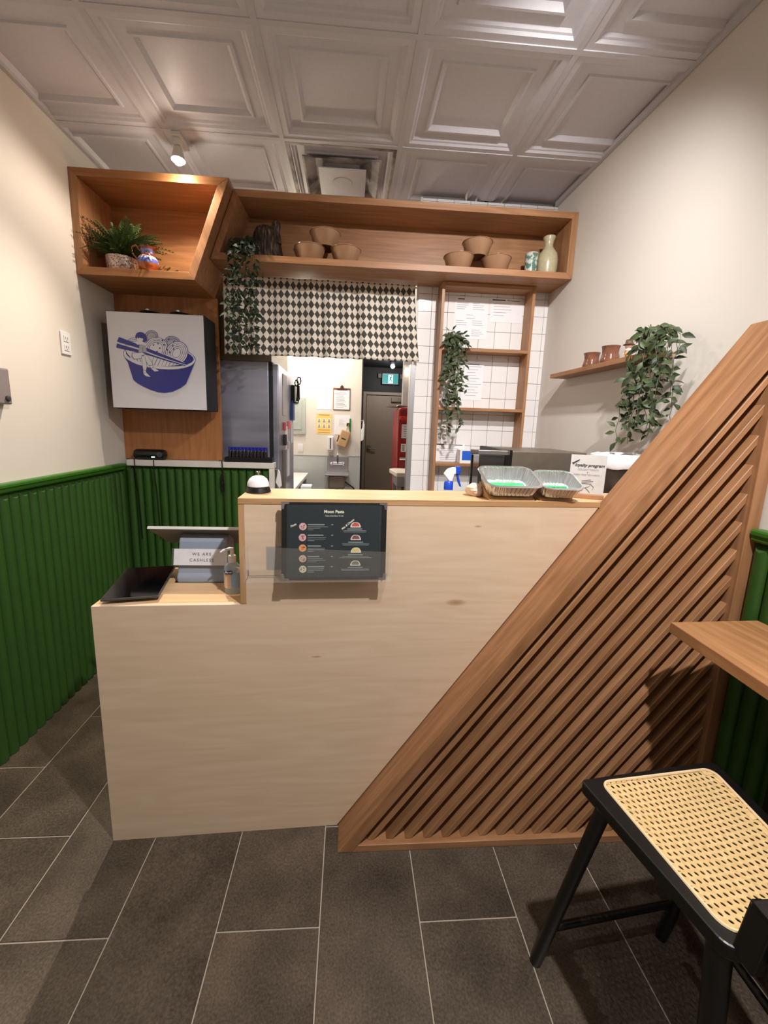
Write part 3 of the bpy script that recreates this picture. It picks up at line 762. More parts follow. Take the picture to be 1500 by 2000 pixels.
ART = 'b493,283 485,267 467,253 440,241 405,233 364,227 319,225 272,226 226,231 183,239 146,251 115,264 93,279 81,295 79,312 87,327 105,341 133,352 168,361 208,367 253,369 299,368 345,363 387,354 425,343 456,330 478,315 491,299;w490,283 482,268 464,255 438,244 403,235 363,230 319,228 273,229 228,234 185,242 148,253 118,266 96,281 84,296 82,311 90,326 108,339 135,350 169,358 209,364 253,366 298,364 343,359 385,351 422,341 453,328 475,314 487,298;b481,287 474,275 458,263 432,254 400,247 362,243 320,241 277,243 234,247 194,255 159,264 130,275 109,288 97,301 95,314 102,326 119,337 144,347 176,354 214,358 255,359 298,358 341,353 381,346 416,337 445,326 466,313 479,300;b284,408 283,401 279,393 274,386 268,381 260,376 252,373 244,372 235,373 227,375 221,379 215,384 211,391 209,398 209,406 211,414 214,421 219,428 225,434 233,438 241,441 249,442 258,441 265,439 272,435 278,430 282,423 284,416;g281,408 280,401 277,394 272,388 266,383 259,379 252,376 244,375 236,376 229,378 223,381 218,386 214,392 212,399 212,406 213,413 217,420 221,426 227,432 234,436 241,438 249,439 257,439 264,437 270,433 275,428 279,422 281,415;b274,408 273,403 270,397 267,392 262,388 256,385 251,383 244,382 238,383 233,384 228,387 224,391 221,396 219,401 219,406 220,412 223,417 226,422 231,426 237,429 242,431 249,432 255,432 260,430 265,427 269,424 272,419 274,414;g271,408 270,403 268,398 265,394 260,390 256,387 250,385 245,385 239,385 234,387 230,389 226,393 223,397 222,401 222,406 223,411 225,416 228,421 233,424 237,427 243,429 248,430 254,429 259,428 263,425 267,422 270,418 271,413;b409,367 406,358 400,350 392,343 383,338 372,334 362,333 351,333 340,336 331,340 323,346 317,354 313,362 312,371 313,381 317,390 323,398 330,405 340,410 350,414 361,415 372,415 382,412 391,408 399,402 405,394 409,386 410,377;g406,368 403,359 397,352 390,345 382,340 372,337 362,335 351,336 342,338 333,342 325,348 320,355 316,363 315,372 316,380 320,389 325,396 332,403 341,408 351,411 361,412 371,412 381,410 389,406 397,400 402,393 406,385 407,376;b399,369 396,362 392,356 386,351 379,346 370,344 362,343 353,343 345,345 337,348 331,353 326,359 324,365 322,372 323,379 326,386 331,392 337,398 344,402 352,404 361,405 369,405 377,403 385,400 391,395 396,389 399,383 400,376;g397,369 394,363 390,357 384,352 377,349 370,346 362,345 354,345 346,347 339,350 333,355 329,360 326,366 325,372 326,379 328,385 333,391 338,396 345,399 352,402 361,403 369,403 376,401 383,398 389,393 393,388 396,382 397,376;b389,370 387,366 384,361 380,358 374,355 368,353 362,352 356,353 350,354 344,357 339,360 336,364 334,368 333,373 333,378 335,383 338,387 343,390 348,393 354,395 360,396 367,395 373,394 378,392 383,388 386,384 389,380 390,375;g387,371 385,366 382,363 378,360 373,357 368,356 362,355 356,355 351,356 346,359 342,362 338,365 336,369 335,373 336,378 337,382 340,385 344,389 349,391 355,393 360,393 366,393 372,392 377,389 381,387 384,383 386,379 387,375;b188,344 185,331 181,319 174,308 166,299 156,292 146,288 135,286 125,287 115,291 107,297 100,306 96,316 93,328 93,341 96,353 100,365 107,376 115,385 125,392 135,396 146,398 156,397 165,393 174,387 180,378 185,368 188,356;w185,344 182,332 178,320 172,310 164,301 155,295 146,291 136,289 126,290 117,294 109,300 103,308 99,318 96,329 96,341 99,352 103,364 109,374 117,383 126,389 135,393 145,395 155,394 164,390 172,384 178,376 182,366 185,355;b178,343 176,333 173,323 167,314 161,306 153,300 145,297 136,295 128,296 120,299 114,305 108,312 105,321 103,330 103,341 105,351 108,361 114,370 120,378 128,384 136,387 145,389 153,388 161,385 167,379 173,372 176,363 178,354;w176,343 174,333 170,324 165,315 159,308 152,303 144,299 136,298 129,299 122,302 115,307 110,314 107,322 105,331 105,341 107,351 111,360 116,369 122,376 129,381 137,385 145,386 152,385 159,382 166,377 170,371 174,362 176,353;b169,343 167,335 165,327 160,319 155,313 150,308 143,305 137,304 131,305 125,308 120,312 116,318 113,325 112,333 112,341 114,350 117,358 121,365 126,371 131,376 138,379 144,380 150,379 156,376 161,372 165,366 167,359 169,351;w166,343 165,335 162,328 159,321 154,315 149,311 143,308 137,307 132,308 126,310 122,314 118,319 116,326 115,333 115,341 116,349 119,357 122,363 127,369 132,373 138,376 144,377 149,377 155,374 159,370 163,365 165,358 166,351;b333,323 327,308 317,295 304,285 290,276 275,271 260,269 245,271 231,276 219,284 209,295 203,308 200,323 200,338 204,353 211,367 220,380 233,391 247,399 262,404 277,406 292,404 306,399 318,391 327,381 334,368 337,353 337,338;w331,324 324,310 315,297 303,287 289,279 275,274 260,272 246,274 232,279 221,287 212,297 206,309 203,323 203,338 206,352 213,366 223,379 234,389 248,397 262,401 277,403 291,402 304,397 316,389 325,379 331,367 334,353 334,338;b325,325 319,312 310,301 299,292 287,285 274,280 261,279 248,280 236,284 225,291 217,301 212,312 209,325 209,338 213,351 219,363 227,375 238,384 250,391 263,395 276,397 289,396 301,391 311,384 319,375 325,364 328,351 328,338;w322,326 316,314 308,303 298,294 286,287 274,283 261,281 249,282 237,287 227,293 219,302 214,313 212,325 212,338 215,350 221,362 229,373 239,382 251,389 263,393 276,395 288,393 300,389 309,382 317,374 323,363 325,351 325,338;b316,327 311,316 303,307 294,299 284,293 273,289 262,288 251,289 241,293 232,299 225,307 221,316 218,327 219,338 221,349 227,359 234,369 243,377 253,383 264,387 275,388 286,387 296,383 305,377 311,369 316,360 318,349 318,338;w313,328 308,318 302,309 293,301 283,295 273,292 262,290 252,291 242,295 234,301 228,308 223,317 221,327 221,338 224,348 229,358 236,367 244,375 254,381 264,384 275,385 285,384 294,381 303,375 309,368 314,359 316,349 316,338;b307,329 302,320 297,313 289,306 281,301 272,298 263,297 254,298 246,301 239,306 233,312 230,320 228,329 228,338 230,347 234,355 240,363 248,370 256,375 265,378 274,379 283,378 291,375 298,370 303,364 307,356 309,347 309,338;w304,330 300,322 295,314 288,308 280,303 272,300 263,299 255,300 247,303 241,308 236,314 232,321 230,329 231,338 233,346 237,354 242,362 249,368 257,372 265,375 274,376 282,375 289,373 296,368 301,362 305,355 306,347 306,338;b442,297 432,283 421,272 408,262 393,256 378,253 364,254 350,258 338,265 329,275 323,287 319,301 319,316 322,331 329,346 338,359 349,370 363,379 377,385 392,388 406,388 420,384 431,377 441,367 447,355 451,341 451,326 448,311;w439,298 430,285 419,274 406,265 393,259 378,256 365,257 352,260 340,267 332,277 325,288 322,302 322,316 325,330 331,344 340,357 351,368 364,377 377,383 391,385 405,385 418,381 429,375 438,365 444,354 448,341 448,326 445,312;b433,301 425,289 415,279 404,271 391,266 379,263 367,264 355,267 345,273 338,281 332,292 329,304 329,316 332,329 338,342 345,353 355,363 366,371 379,376 391,378 403,378 414,375 424,369 432,361 438,350 440,339 441,326 438,313;w430,302 423,290 413,281 403,273 391,268 379,266 367,266 357,269 347,275 340,283 335,293 332,304 332,316 335,329 340,341 347,352 357,361 367,368 379,374 391,376 403,376 413,373 423,367 430,359 435,349 438,338 438,326 435,314;b423,304 417,295 409,287 400,280 390,276 379,273 370,274 360,276 352,281 346,288 342,296 340,306 340,317 342,327 347,338 353,347 361,355 370,362 380,366 390,369 400,368 409,366 417,361 424,354 428,346 430,336 430,326 428,315;w421,305 415,296 407,289 399,282 389,278 380,276 370,276 362,279 354,283 348,290 344,298 342,307 342,317 345,327 349,337 355,346 363,354 371,360 381,364 390,366 400,366 408,363 416,359 422,353 426,345 428,335 428,325 425,315;b414,308 409,301 403,294 396,289 388,285 380,283 372,284 365,285 359,289 355,295 351,301 350,309 350,317 352,326 356,334 361,341 367,348 374,353 382,357 390,359 397,359 404,357 411,353 415,348 419,341 420,333 420,325 418,317;w412,309 407,302 402,296 395,291 388,288 380,286 373,286 367,288 361,291 357,296 354,302 352,310 353,317 354,325 358,333 363,340 369,346 375,351 382,354 390,356 397,356 403,354 409,351 413,346 416,340 418,333 417,325 415,317;b405,312 402,307 397,302 392,298 386,295 381,293 375,293 370,295 366,297 363,301 361,306 360,312 360,318 362,324 365,330 368,336 373,340 378,344 384,347 389,349 395,349 399,347 404,345 407,341 409,336 410,331 410,325 408,318;w403,313 400,308 396,304 391,300 386,297 381,296 376,296 372,297 368,299 365,303 363,307 363,312 363,318 364,323 367,329 370,334 374,339 379,342 384,345 389,346 394,346 398,345 402,343 405,339 407,335 407,330 407,325 406,319;w100,324 126,275 175,252 252,244 330,246 391,255 431,268 385,292 259,329 145,342;b257,304 260,304 232,245 230,244;b277,301 280,300 253,245 250,245;b298,298 300,297 274,246 271,246;b318,294 321,293 294,247 292,246;b338,291 341,290 315,247 313,247;b359,287 361,286 336,248 333,248;b379,284 382,283 357,249 354,248;b400,280 402,279 377,249 375,249;b420,277 422,276 398,250 396,250;b129,309 131,309 144,263 142,264;b146,309 149,309 162,264 159,265;b163,310 166,310 179,264 176,265;b286,370 285,366 281,365 278,366 277,369 279,372 282,374 285,373;b320,364 319,361 315,360 312,361 311,364 312,367 316,369 319,368;b260,360 258,357 255,356 252,357 251,360 252,363 256,365 259,364;b295,345 293,342 290,340 287,342 286,345 287,348 291,349 294,348;b279,326 277,323 273,321 270,322 269,326 271,329 274,330 277,329;b314,389 312,386 309,384 305,385 304,389 306,392 309,393 313,392;b348,396 347,393 343,392 340,393 339,396 341,399 344,401 347,399;b377,383 376,380 372,378 369,379 368,382 369,386 373,387 376,386;b371,360 370,357 366,355 363,356 362,360 363,363 367,364 370,363;b374,344 373,340 369,339 366,340 365,343 366,346 370,348 373,347;b337,338 336,335 332,333 329,335 328,338 330,341 333,343 336,341;b351,324 350,321 346,319 343,321 342,324 343,327 347,329 350,327;b489,273 484,267 477,261 469,255 459,250 447,245 434,240 419,236 404,233 387,230 369,228 351,227 331,226 312,225 292,226 272,227 253,229 233,231 214,234 196,237 179,241 162,246 147,251 133,256 121,262 109,268 100,275 92,281 86,288 82,295 80,302 95,306 97,300 102,295 107,289 115,284 124,278 134,273 146,268 159,264 174,259 189,256 205,252 223,249 240,247 258,244 277,243 295,242 314,241 332,241 350,242 367,243 384,245 399,247 414,250 427,253 439,256 450,260 460,264 467,269 473,274 478,279;w486,274 481,268 475,262 467,256 457,251 445,246 432,242 418,238 402,235 386,232 368,230 350,229 331,228 312,228 292,228 273,229 253,231 234,233 216,236 198,240 180,244 164,248 149,253 135,258 123,264 112,270 102,276 95,282 89,289 85,295 82,302 95,308 98,303 102,297 108,292 115,286 124,281 134,276 146,271 160,266 174,262 189,258 206,255 223,252 240,249 259,247 277,245 295,244 314,244 332,244 350,245 367,246 384,247 399,249 414,252 427,255 440,259 450,263 460,267 468,272 474,276 478,282;b487,270 481,263 474,257 464,251 453,246 440,241 425,236 409,233 392,229 374,227 354,225 335,224 314,224 294,224 273,225 253,227 233,229 213,232 194,236 176,241 159,245 144,251 129,257 117,263 106,269 97,276 89,283 104,258 128,162 148,144 181,126 223,108 266,96 305,93 353,103 398,125 431,149;b64,397 51,371 174,340 257,309 341,284 438,256 449,260 342,299 217,343 184,356;w52,364 51,361 169,331 257,302 341,278 442,253 445,256 341,282 257,306 174,336;b50,361 44,338 164,315 256,294 340,271 431,251 440,253 341,278 257,302 169,331;b215,394 211,389 207,384 201,381 195,379 189,377 182,378 175,379 169,382 164,385 160,390 158,395 156,401 157,407 159,412 162,418 166,422 172,425 178,428 184,429 191,429 198,427 204,425 209,421 213,416 215,411 217,405 216,400;b219,390 218,386 217,383 215,380 212,377 209,375 206,374 203,373 200,373 197,374 194,376 192,379 191,382 190,385 190,389 191,393 192,396 194,399 197,402 199,404 203,405 206,406 209,406 212,404 215,403 217,400 218,397 219,394;w198,385 196,381 194,379 191,376 187,374 183,373 179,373 175,373 172,375 169,377 166,379 164,382 163,386 163,389 164,393 166,396 168,399 171,401 175,403 179,404 183,404 187,404 190,403 193,401 196,398 198,395 199,392 199,388;b168,409 206,406 196,393 180,397 169,392;w152,371 187,381 213,367 220,345 209,340 198,360 163,359;g176,356 212,357 216,320 168,315;b192,344 194,344 195,319 193,319;b131,313 192,318 214,309 198,286 140,277 128,290;w134,311 189,316 210,307 196,288 143,279 132,292;b184,300 209,302 213,238 206,216 188,215 184,246;w186,296 207,298 211,240 205,219 190,219 186,248;b195,310 217,304 243,261 246,243 227,238 209,264;w197,307 218,301 241,262 244,246 226,241 211,266;b188,218 205,219 207,201 188,198;w189,217 203,217 205,203 190,200;b185,199 206,204 230,180 202,182;w188,198 208,203 227,182 204,184;b224,247 245,250 253,232 232,227;w226,245 244,248 251,233 234,229;b231,230 250,237 282,215 255,211;w234,229 251,235 279,217 254,213'

# ================================================================== PLANTS
def leaf_mesh(name, mat, wid=.46):
    mb = MB()
    st = [(0, .0, 0), (.18, .30, .02), (.42, .5, .035), (.7, .34, .0), (1, 0, -.10)]
    L, Cc, Rr = [], [], []
    for x, w_, z in st:
        Cc.append(mb.bm.verts.new((x, 0, z-.0)))
        if w_ > 0:
            L.append(mb.bm.verts.new((x, w_*wid, z+.07*w_/.5))); Rr.append(mb.bm.verts.new((x, -w_*wid, z+.07*w_/.5)))
    for S_ in (L, Rr):
        mb.face([Cc[0], S_[0], Cc[1]]) ; mb.face([Cc[1], S_[0], S_[1], Cc[2]]); mb.face([Cc[2], S_[1], S_[2], Cc[3]]); mb.face([Cc[3], S_[2], Cc[4]])
    return build(mb, name, mat, smooth=True)
def place_leaf(src, root, p, d, size, roll):
    d = Vector(d).normalized(); up = Vector((0, 0, 1))
    if abs(d.z) > .97: up = Vector((1, 0, 0))
    y = up.cross(d).normalized(); z = d.cross(y)
    R = Matrix((d, y, z)).transposed().to_4x4()
    inst(src, 'leaf', root, M=Matrix.Translation(p) @ R @ Matrix.Rotation(roll, 4, 'X') @ Matrix.Scale(size, 4))
def hang_leaf(src, root, p, out, size, rnd):
    n = (Vector(out).normalized()+Vector((rnd.uniform(-.75, .75), rnd.uniform(-.75, .75), rnd.uniform(-.3, .6)))).normalized()
    d = Vector((rnd.uniform(-1, 1), rnd.uniform(-1, 1), rnd.uniform(-1.0, .25)))
    d = (d-n*d.dot(n)).normalized(); y = n.cross(d)
    R = Matrix((d, y, n)).transposed().to_4x4()
    inst(src, 'leaf', root, M=Matrix.Translation(p+d*.004) @ R @ Matrix.Scale(size, 4))
def vine_plant(name, label, base, pot_r, pot_h, vines, bush, size, lmat, seed, step=.028, away=None, cap=250):
    rnd = random.Random(seed)
    t = thing(name, label, 'plant', base)
    b = Vector(base)
    mb = MB().lathe([(pot_r*.75, 0), (pot_r, pot_h), (pot_r*.93, pot_h), (pot_r*.9, pot_h*.9)], base, 20)
    build(mb, 'pot', pot_grey, t, smooth=True)
    src = leaf_mesh('leaf_source', lmat)
    stems = MB(); n = 0
    top = b+Vector((0, 0, pot_h*.9))
    for (hx, hy, zend) in vines:
        h = Vector((hx, hy, 0)); pts = []
        p0 = top+Vector((rnd.uniform(-.02, .02), rnd.uniform(-.02, .02), 0))
        p1 = Vector(((p0.x*.45+hx*.55), (p0.y*.45+hy*.55), top.z+rnd.uniform(.02, .05)))
        pts = [p0, p1, Vector((hx, hy, top.z-.02))]
        z = top.z-.02; sx = sy = 0
        while z > zend:
            z -= .03; sx += rnd.uniform(-.009, .009); sy += rnd.uniform(-.009, .009)
            pts.append(Vector((hx+sx, hy+sy, z)))
        stems.tube(pts, .0011, 5)
        # walk along it
        acc = 0; side = rnd.random()*6
        for a, c in zip(pts, pts[1:]):
            seg = (c-a).length; k = step-acc
            while k < seg and n < cap:
                p = a.lerp(c, k/seg); side += 2.4+rnd.uniform(-.5, .5)
                d = Vector((math.cos(side), math.sin(side), rnd.uniform(-.8, .35)))
                hang_leaf(src, t, p, away, size*rnd.uniform(.75, 1.15), rnd); n += 1
                k += step
            acc = seg-(k-step)
    for _ in range(bush):
        a = rnd.uniform(0, 2*PI); e = rnd.uniform(.1, 1.2)
        d = Vector((math.cos(a)*math.cos(e), math.sin(a)*math.cos(e), math.sin(e)))
        L = rnd.uniform(.4, 1.0)*pot_r*1.5
        p = top+Vector((d.x*L, d.y*L, d.z*L*.9))
        stems.tube([top, top.lerp(p, .6)+Vector((0, 0, .012)), p], .001, 4)
        for s in (.55, .8, 1):
            if n >= cap: break
            hang_leaf(src, t, top.lerp(p, s), Vector(away)+d*.8, size*rnd.uniform(.7, 1.1), rnd); n += 1
    build(stems, 'stems', stem_mat, t)
    bpy.data.objects.remove(src)
    return t
R_ = random.Random(3)
vr = [(y, x, z) for y, x, z in [(1.73, 1.235, 1.56), (1.70, 1.215, 1.49), (1.70, 1.185, 1.47), (1.66, 1.190, 1.48), (1.66, 1.24, 1.51), (1.62, 1.190, 1.52), (1.60, 1.225, 1.50), (1.57, 1.190, 1.56),
      (1.56, 1.235, 1.56), (1.53, 1.205, 1.60), (1.51, 1.235, 1.62), (1.68, 1.26, 1.60), (1.64, 1.17, 1.62), (1.59, 1.26, 1.66), (1.54, 1.25, 1.72)]]
vr = [(x, y, z) for y, x, z in vr]
vine_plant('trailing_plant', 'leafy trailing plant cascading from the near end of the floating shelf on the right wall', (1.266, 1.705, 1.8372), .048, .062, vr, 36, .047, leaf_green, 11, .0215, (-1, -.8, .35), 300)
vm = [(.60, 2.635, 1.75), (.63, 2.62, 1.60), (.655, 2.615, 1.46), (.68, 2.62, 1.50), (.70, 2.63, 1.62), (.735, 2.64, 1.74), (.61, 2.64, 1.86), (.66, 2.635, 1.70), (.72, 2.62, 1.83)]
vine_plant('trailing_plant', 'small-leaved trailing plant hanging from the upper board of the ladder shelf', (.665, 2.722, 2.0095), .042, .06, vm, 40, .044, leaf_green, 5, .0150, (-.2, -1, .35), 300)
vl = [(-.700, 2.478, 2.02), (-.672, 2.47, 1.92), (-.645, 2.46, 1.98), (-.625, 2.465, 1.90), (-.600, 2.47, 1.93), (-.575, 2.46, 1.91), (-.550, 2.475, 2.10), (-.66, 2.485, 2.12), (-.60, 2.485, 2.06), (-.53, 2.48, 2.16)]
vine_plant('trailing_plant', 'dark ivy trailing from the long shelf down over the diamond curtain', (-.615, 2.572, 2.4385), .05, .05, vl, 44, .044, leaf_dark, 8, .0165, (.1, -1, .35), 300)

def fern():
    base = (-1.312, 2.555, 2.2985)
    t = thing('potted_fern', 'bushy green fern in a silvery patterned pot inside the box shelf', 'plant', base)
    m = NT('coral_pattern_glaze'); m.set(Roughness=.3, Metallic=.3)
    vo = m.n('ShaderNodeTexVoronoi', feature='DISTANCE_TO_EDGE', i_Scale=95.0); nz = m.n('ShaderNodeTexNoise', i_Scale=25.0)
    mx = m.n('ShaderNodeMix', data_type='VECTOR'); mx.inputs[0].default_value = .06
    co = m.coords(); m.l(co, nz.inputs['Vector']); m.l(co, mx.inputs[4]); m.l(nz.outputs[1], mx.inputs[5]); m.l(mx.outputs[1], vo.inputs['Vector'])
    m.l(m.ramp(vo.outputs[0], [(.10, lin((214, 196, 188))), (.22, lin((120, 92, 88)))]), m.b.inputs['Base Color'])
    build(MB().lathe([(.066, 0), (.074, .01), (.082, .088), (.077, .088), (.074, .07)], base, 28), 'pot', m.m, t, smooth=True)
    build(MB().lathe([(0, .07), (.072, .07)], base, 20, cap=False), 'soil', soil, t)
    def frond_mesh(L, curl):
        mb = MB(); pts = []; N = 18
        for k in range(N):
            q = k/(N-1); pts.append(Vector((L*q*(1-.1*q), 0, L*(.55*q-curl*q*q))))
        mb.tube(pts[::3]+[pts[-1]], .0009, 4)
        for k in range(2, N):
            p = pts[k]; w_ = .036*(1-(k/N)**1.7)+.007; dn = (pts[k]-pts[k-1]).normalized()
            for sg in (-1, 1):
                tip = p+Vector((.012, sg*w_, -.006)); a = p+dn*.005+Vector((.004, sg*w_*.45, .003)); b = p-dn*.004+Vector((.002, sg*w_*.45, .003))
                mb.poly([p, b, tip, a])
        return build(mb, 'frond_source', fern_green)
    rnd = random.Random(4); top = Vector(base)+Vector((0, 0, .075))
    srcs = [frond_mesh(.20, .45), frond_mesh(.23, .75), frond_mesh(.17, .2)]
    for k in range(120):
        a = rnd.uniform(0, 2*PI); f = rnd.choice(srcs)
        # how far a frond may reach before it meets the box sides or leaves the box
        dx, dy = math.cos(a), math.sin(a)
        reach = min((.135/-dx) if dx < -.05 else .30, (.185/dy) if dy > .05 else 9, (.115/-dy) if dy < -.05 else 9)
        lift = rnd.uniform(-1.15, -.15); flat = max(.25, math.cos(lift*.75))
        sc = min(rnd.uniform(.8, 1.2), reach/(.20*flat))
        inst(f, 'frond', t, M=Matrix.Translation(top+Vector((dx, dy, 0))*.025) @ Matrix.Rotation(a, 4, 'Z') @ Matrix.Rotation(lift, 4, 'Y') @ Matrix.Scale(max(.4, sc), 4))
    for k in range(5):
        inst(srcs[2], 'frond', t, M=Matrix.Translation(Vector(base)+Vector((.19+.02*k, .02+.02*k, .012))) @ Matrix.Rotation(-.4+.25*k, 4, 'Z') @ Matrix.Rotation(-.12, 4, 'Y') @ Matrix.Scale(.55, 4))
    for f in srcs: bpy.data.objects.remove(f)
fern()

# ================================================================== THINGS ON THE SHELVES
def jug():
    b = (-1.135, 2.478, 2.2985)
    t = thing('jug', 'small glossy brown and blue banded jug beside the fern pot', 'jug', b)
    m = NT('banded_glaze'); m.set(Roughness=.12)
    tc = m.n('ShaderNodeTexCoord'); sp = m.n('ShaderNodeSeparateXYZ'); m.l(tc.outputs['Object'], sp.inputs[0])
    z = m.math('DIVIDE', sp.outputs[2], .13)
    br, bl, lb = lin((168, 88, 34)), lin((92, 104, 176)), lin((176, 172, 186))
    c = m.ramp(z, [(.0, br), (.30, br), (.31, bl), (.47, bl), (.48, lb), (.58, lb), (.60, lin((120, 56, 40))), (.70, lin((104, 100, 160))), (.86, lin((104, 100, 160))), (.88, lin((130, 62, 34)))])
    c.node.color_ramp.interpolation = 'CONSTANT'
    vo = m.n('ShaderNodeTexVoronoi', i_Scale=34.0); m.l(tc.outputs['Object'], vo.inputs['Vector'])
    inb = m.math('MULTIPLY', m.math('LESS_THAN', vo.outputs[0], .16), m.math('MULTIPLY', m.math('GREATER_THAN', z, .33), m.math('LESS_THAN', z, .86)))
    mx = m.n('ShaderNodeMix', data_type='RGBA'); m.l(inb, mx.inputs[0]); m.l(c, mx.inputs[6]); mx.inputs[7].default_value = (*lin((220, 218, 235)), 1)
    m.l(mx.outputs[2], m.b.inputs['Base Color'])
    build(MB().lathe([(.030, 0), (.036, .004), (.047, .022), (.053, .045), (.050, .066), (.038, .082), (.033, .095), (.036, .115), (.041, .128), (.038, .128), (.032, .112)], b, 28), 'body', m.m, t, smooth=True)
    p = Vector(b)
    build(MB().tube([p+Vector((-.033, -.008, .108)), p+Vector((-.055, -.013, .132)), p+Vector((-.074, -.018, .120)), p+Vector((-.072, -.018, .090)), p+Vector((-.048, -.01, .060))], [.005, .005, .005, .004, .004], 8), 'handle', plain('brown_glaze', (150, 100, 50), .2), t, smooth=True)
    build(MB().prism([(.030, .108), (.058, .131), (.030, .128)], -.012, .012, 'y', Matrix.Translation(p)), 'spout', plain('brown_glaze_dark', (130, 62, 34), .2), t, bevel=.002)
jug()

def stump():
    b = (-.515, 2.640, 2.4385)
    t = thing('tree_stump_ornament', 'bark covered tree stump ornament with a knobby side branch on the long shelf', 'ornament', b)
    def bark(prof, c, seg, amp, sd):
        mb = MB().lathe(prof, (0, 0, 0), seg)
        for v in mb.bm.verts:
            r = math.hypot(v.co.x, v.co.y)
            if r < 1e-4:
                v.co += Vector(c); continue
            a = math.atan2(v.co.y, v.co.x)
            n = mnoise.noise(Vector((math.cos(a)*7+sd, math.sin(a)*7, v.co.z*9)))
            k = 1+amp*n+amp*.5*math.sin(a*23+n*3)
            v.co.x *= k; v.co.y *= k
            v.co += Vector(c)
        return mb
    m = NT('bark'); m.set(Roughness=.9)
    nz = m.n('ShaderNodeTexNoise', i_Scale=1.0, i_Detail=5.0); m.l(m.mapped(m.coords(), scale=(90, 90, 14)), nz.inputs['Vector'])
    m.l(m.ramp(nz.outputs[0], [(.38, lin((30, 22, 16))), (.56, lin((72, 58, 44))), (.74, lin((138, 120, 94)))]), m.b.inputs['Base Color'])
    m.bump(nz.outputs[0], .8, .004)
    prof = [(.092, 0), (.090, .03), (.084, .08), (.080, .12), (.074, .16), (.062, .185), (.045, .193), (0, .193)]
    build(bark(prof, b, 48, .07, 1.3), 'trunk', m.m, t, smooth=True)
    c = (b[0]+.058, b[1]-.02, b[2]+.10)
    build(bark([(.030, 0), (.026, .04), (.020, .07), (.026, .095), (.024, .115), (.012, .128), (0, .130)], c, 24, .10, 4.1), 'side_branch', m.m, t, smooth=True)
stump()

def bowls():
    bw = plain('brown_paper_bowl', (160, 122, 92), .2, var=.04, scale=8)
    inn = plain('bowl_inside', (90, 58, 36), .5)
    b0 = (-.258, 2.605, 2.4385)
    t = thing('paper_bowl', 'brown bowl on the shelf, left of the pair near the stump ornament', 'bowl', b0, 'brown bowls stacked on the long shelf')
    prof = [(.058, .004), (.062, 0), (.064, .002), (.089, .080), (.0925, .081), (.0925, .084), (.088, .0845)]
    build(MB().lathe(prof, b0, 40, cap=False), 'body', bw, t, smooth=True)
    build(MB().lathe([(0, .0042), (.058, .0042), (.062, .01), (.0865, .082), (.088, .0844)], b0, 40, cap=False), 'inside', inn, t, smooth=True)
    rest = [((-.045, 2.605, 2.4385), 'brown bowl on the shelf, right of the pair near the stump ornament'),
            ((-.168, 2.605, 2.5235), 'brown bowl balanced on top of the left pair of bowls'),
            ((.640, 2.605, 2.4385), 'brown bowl on the shelf, left of the pair near the tall vase'),
            ((.872, 2.605, 2.4385), 'brown bowl on the shelf, right of the pair and closest to the patterned cup'),
            ((.750, 2.605, 2.5235), 'brown bowl balanced on top of the right pair of bowls')]
    for p, l in rest: copy_tree(t, p, .4, l)
bowls()

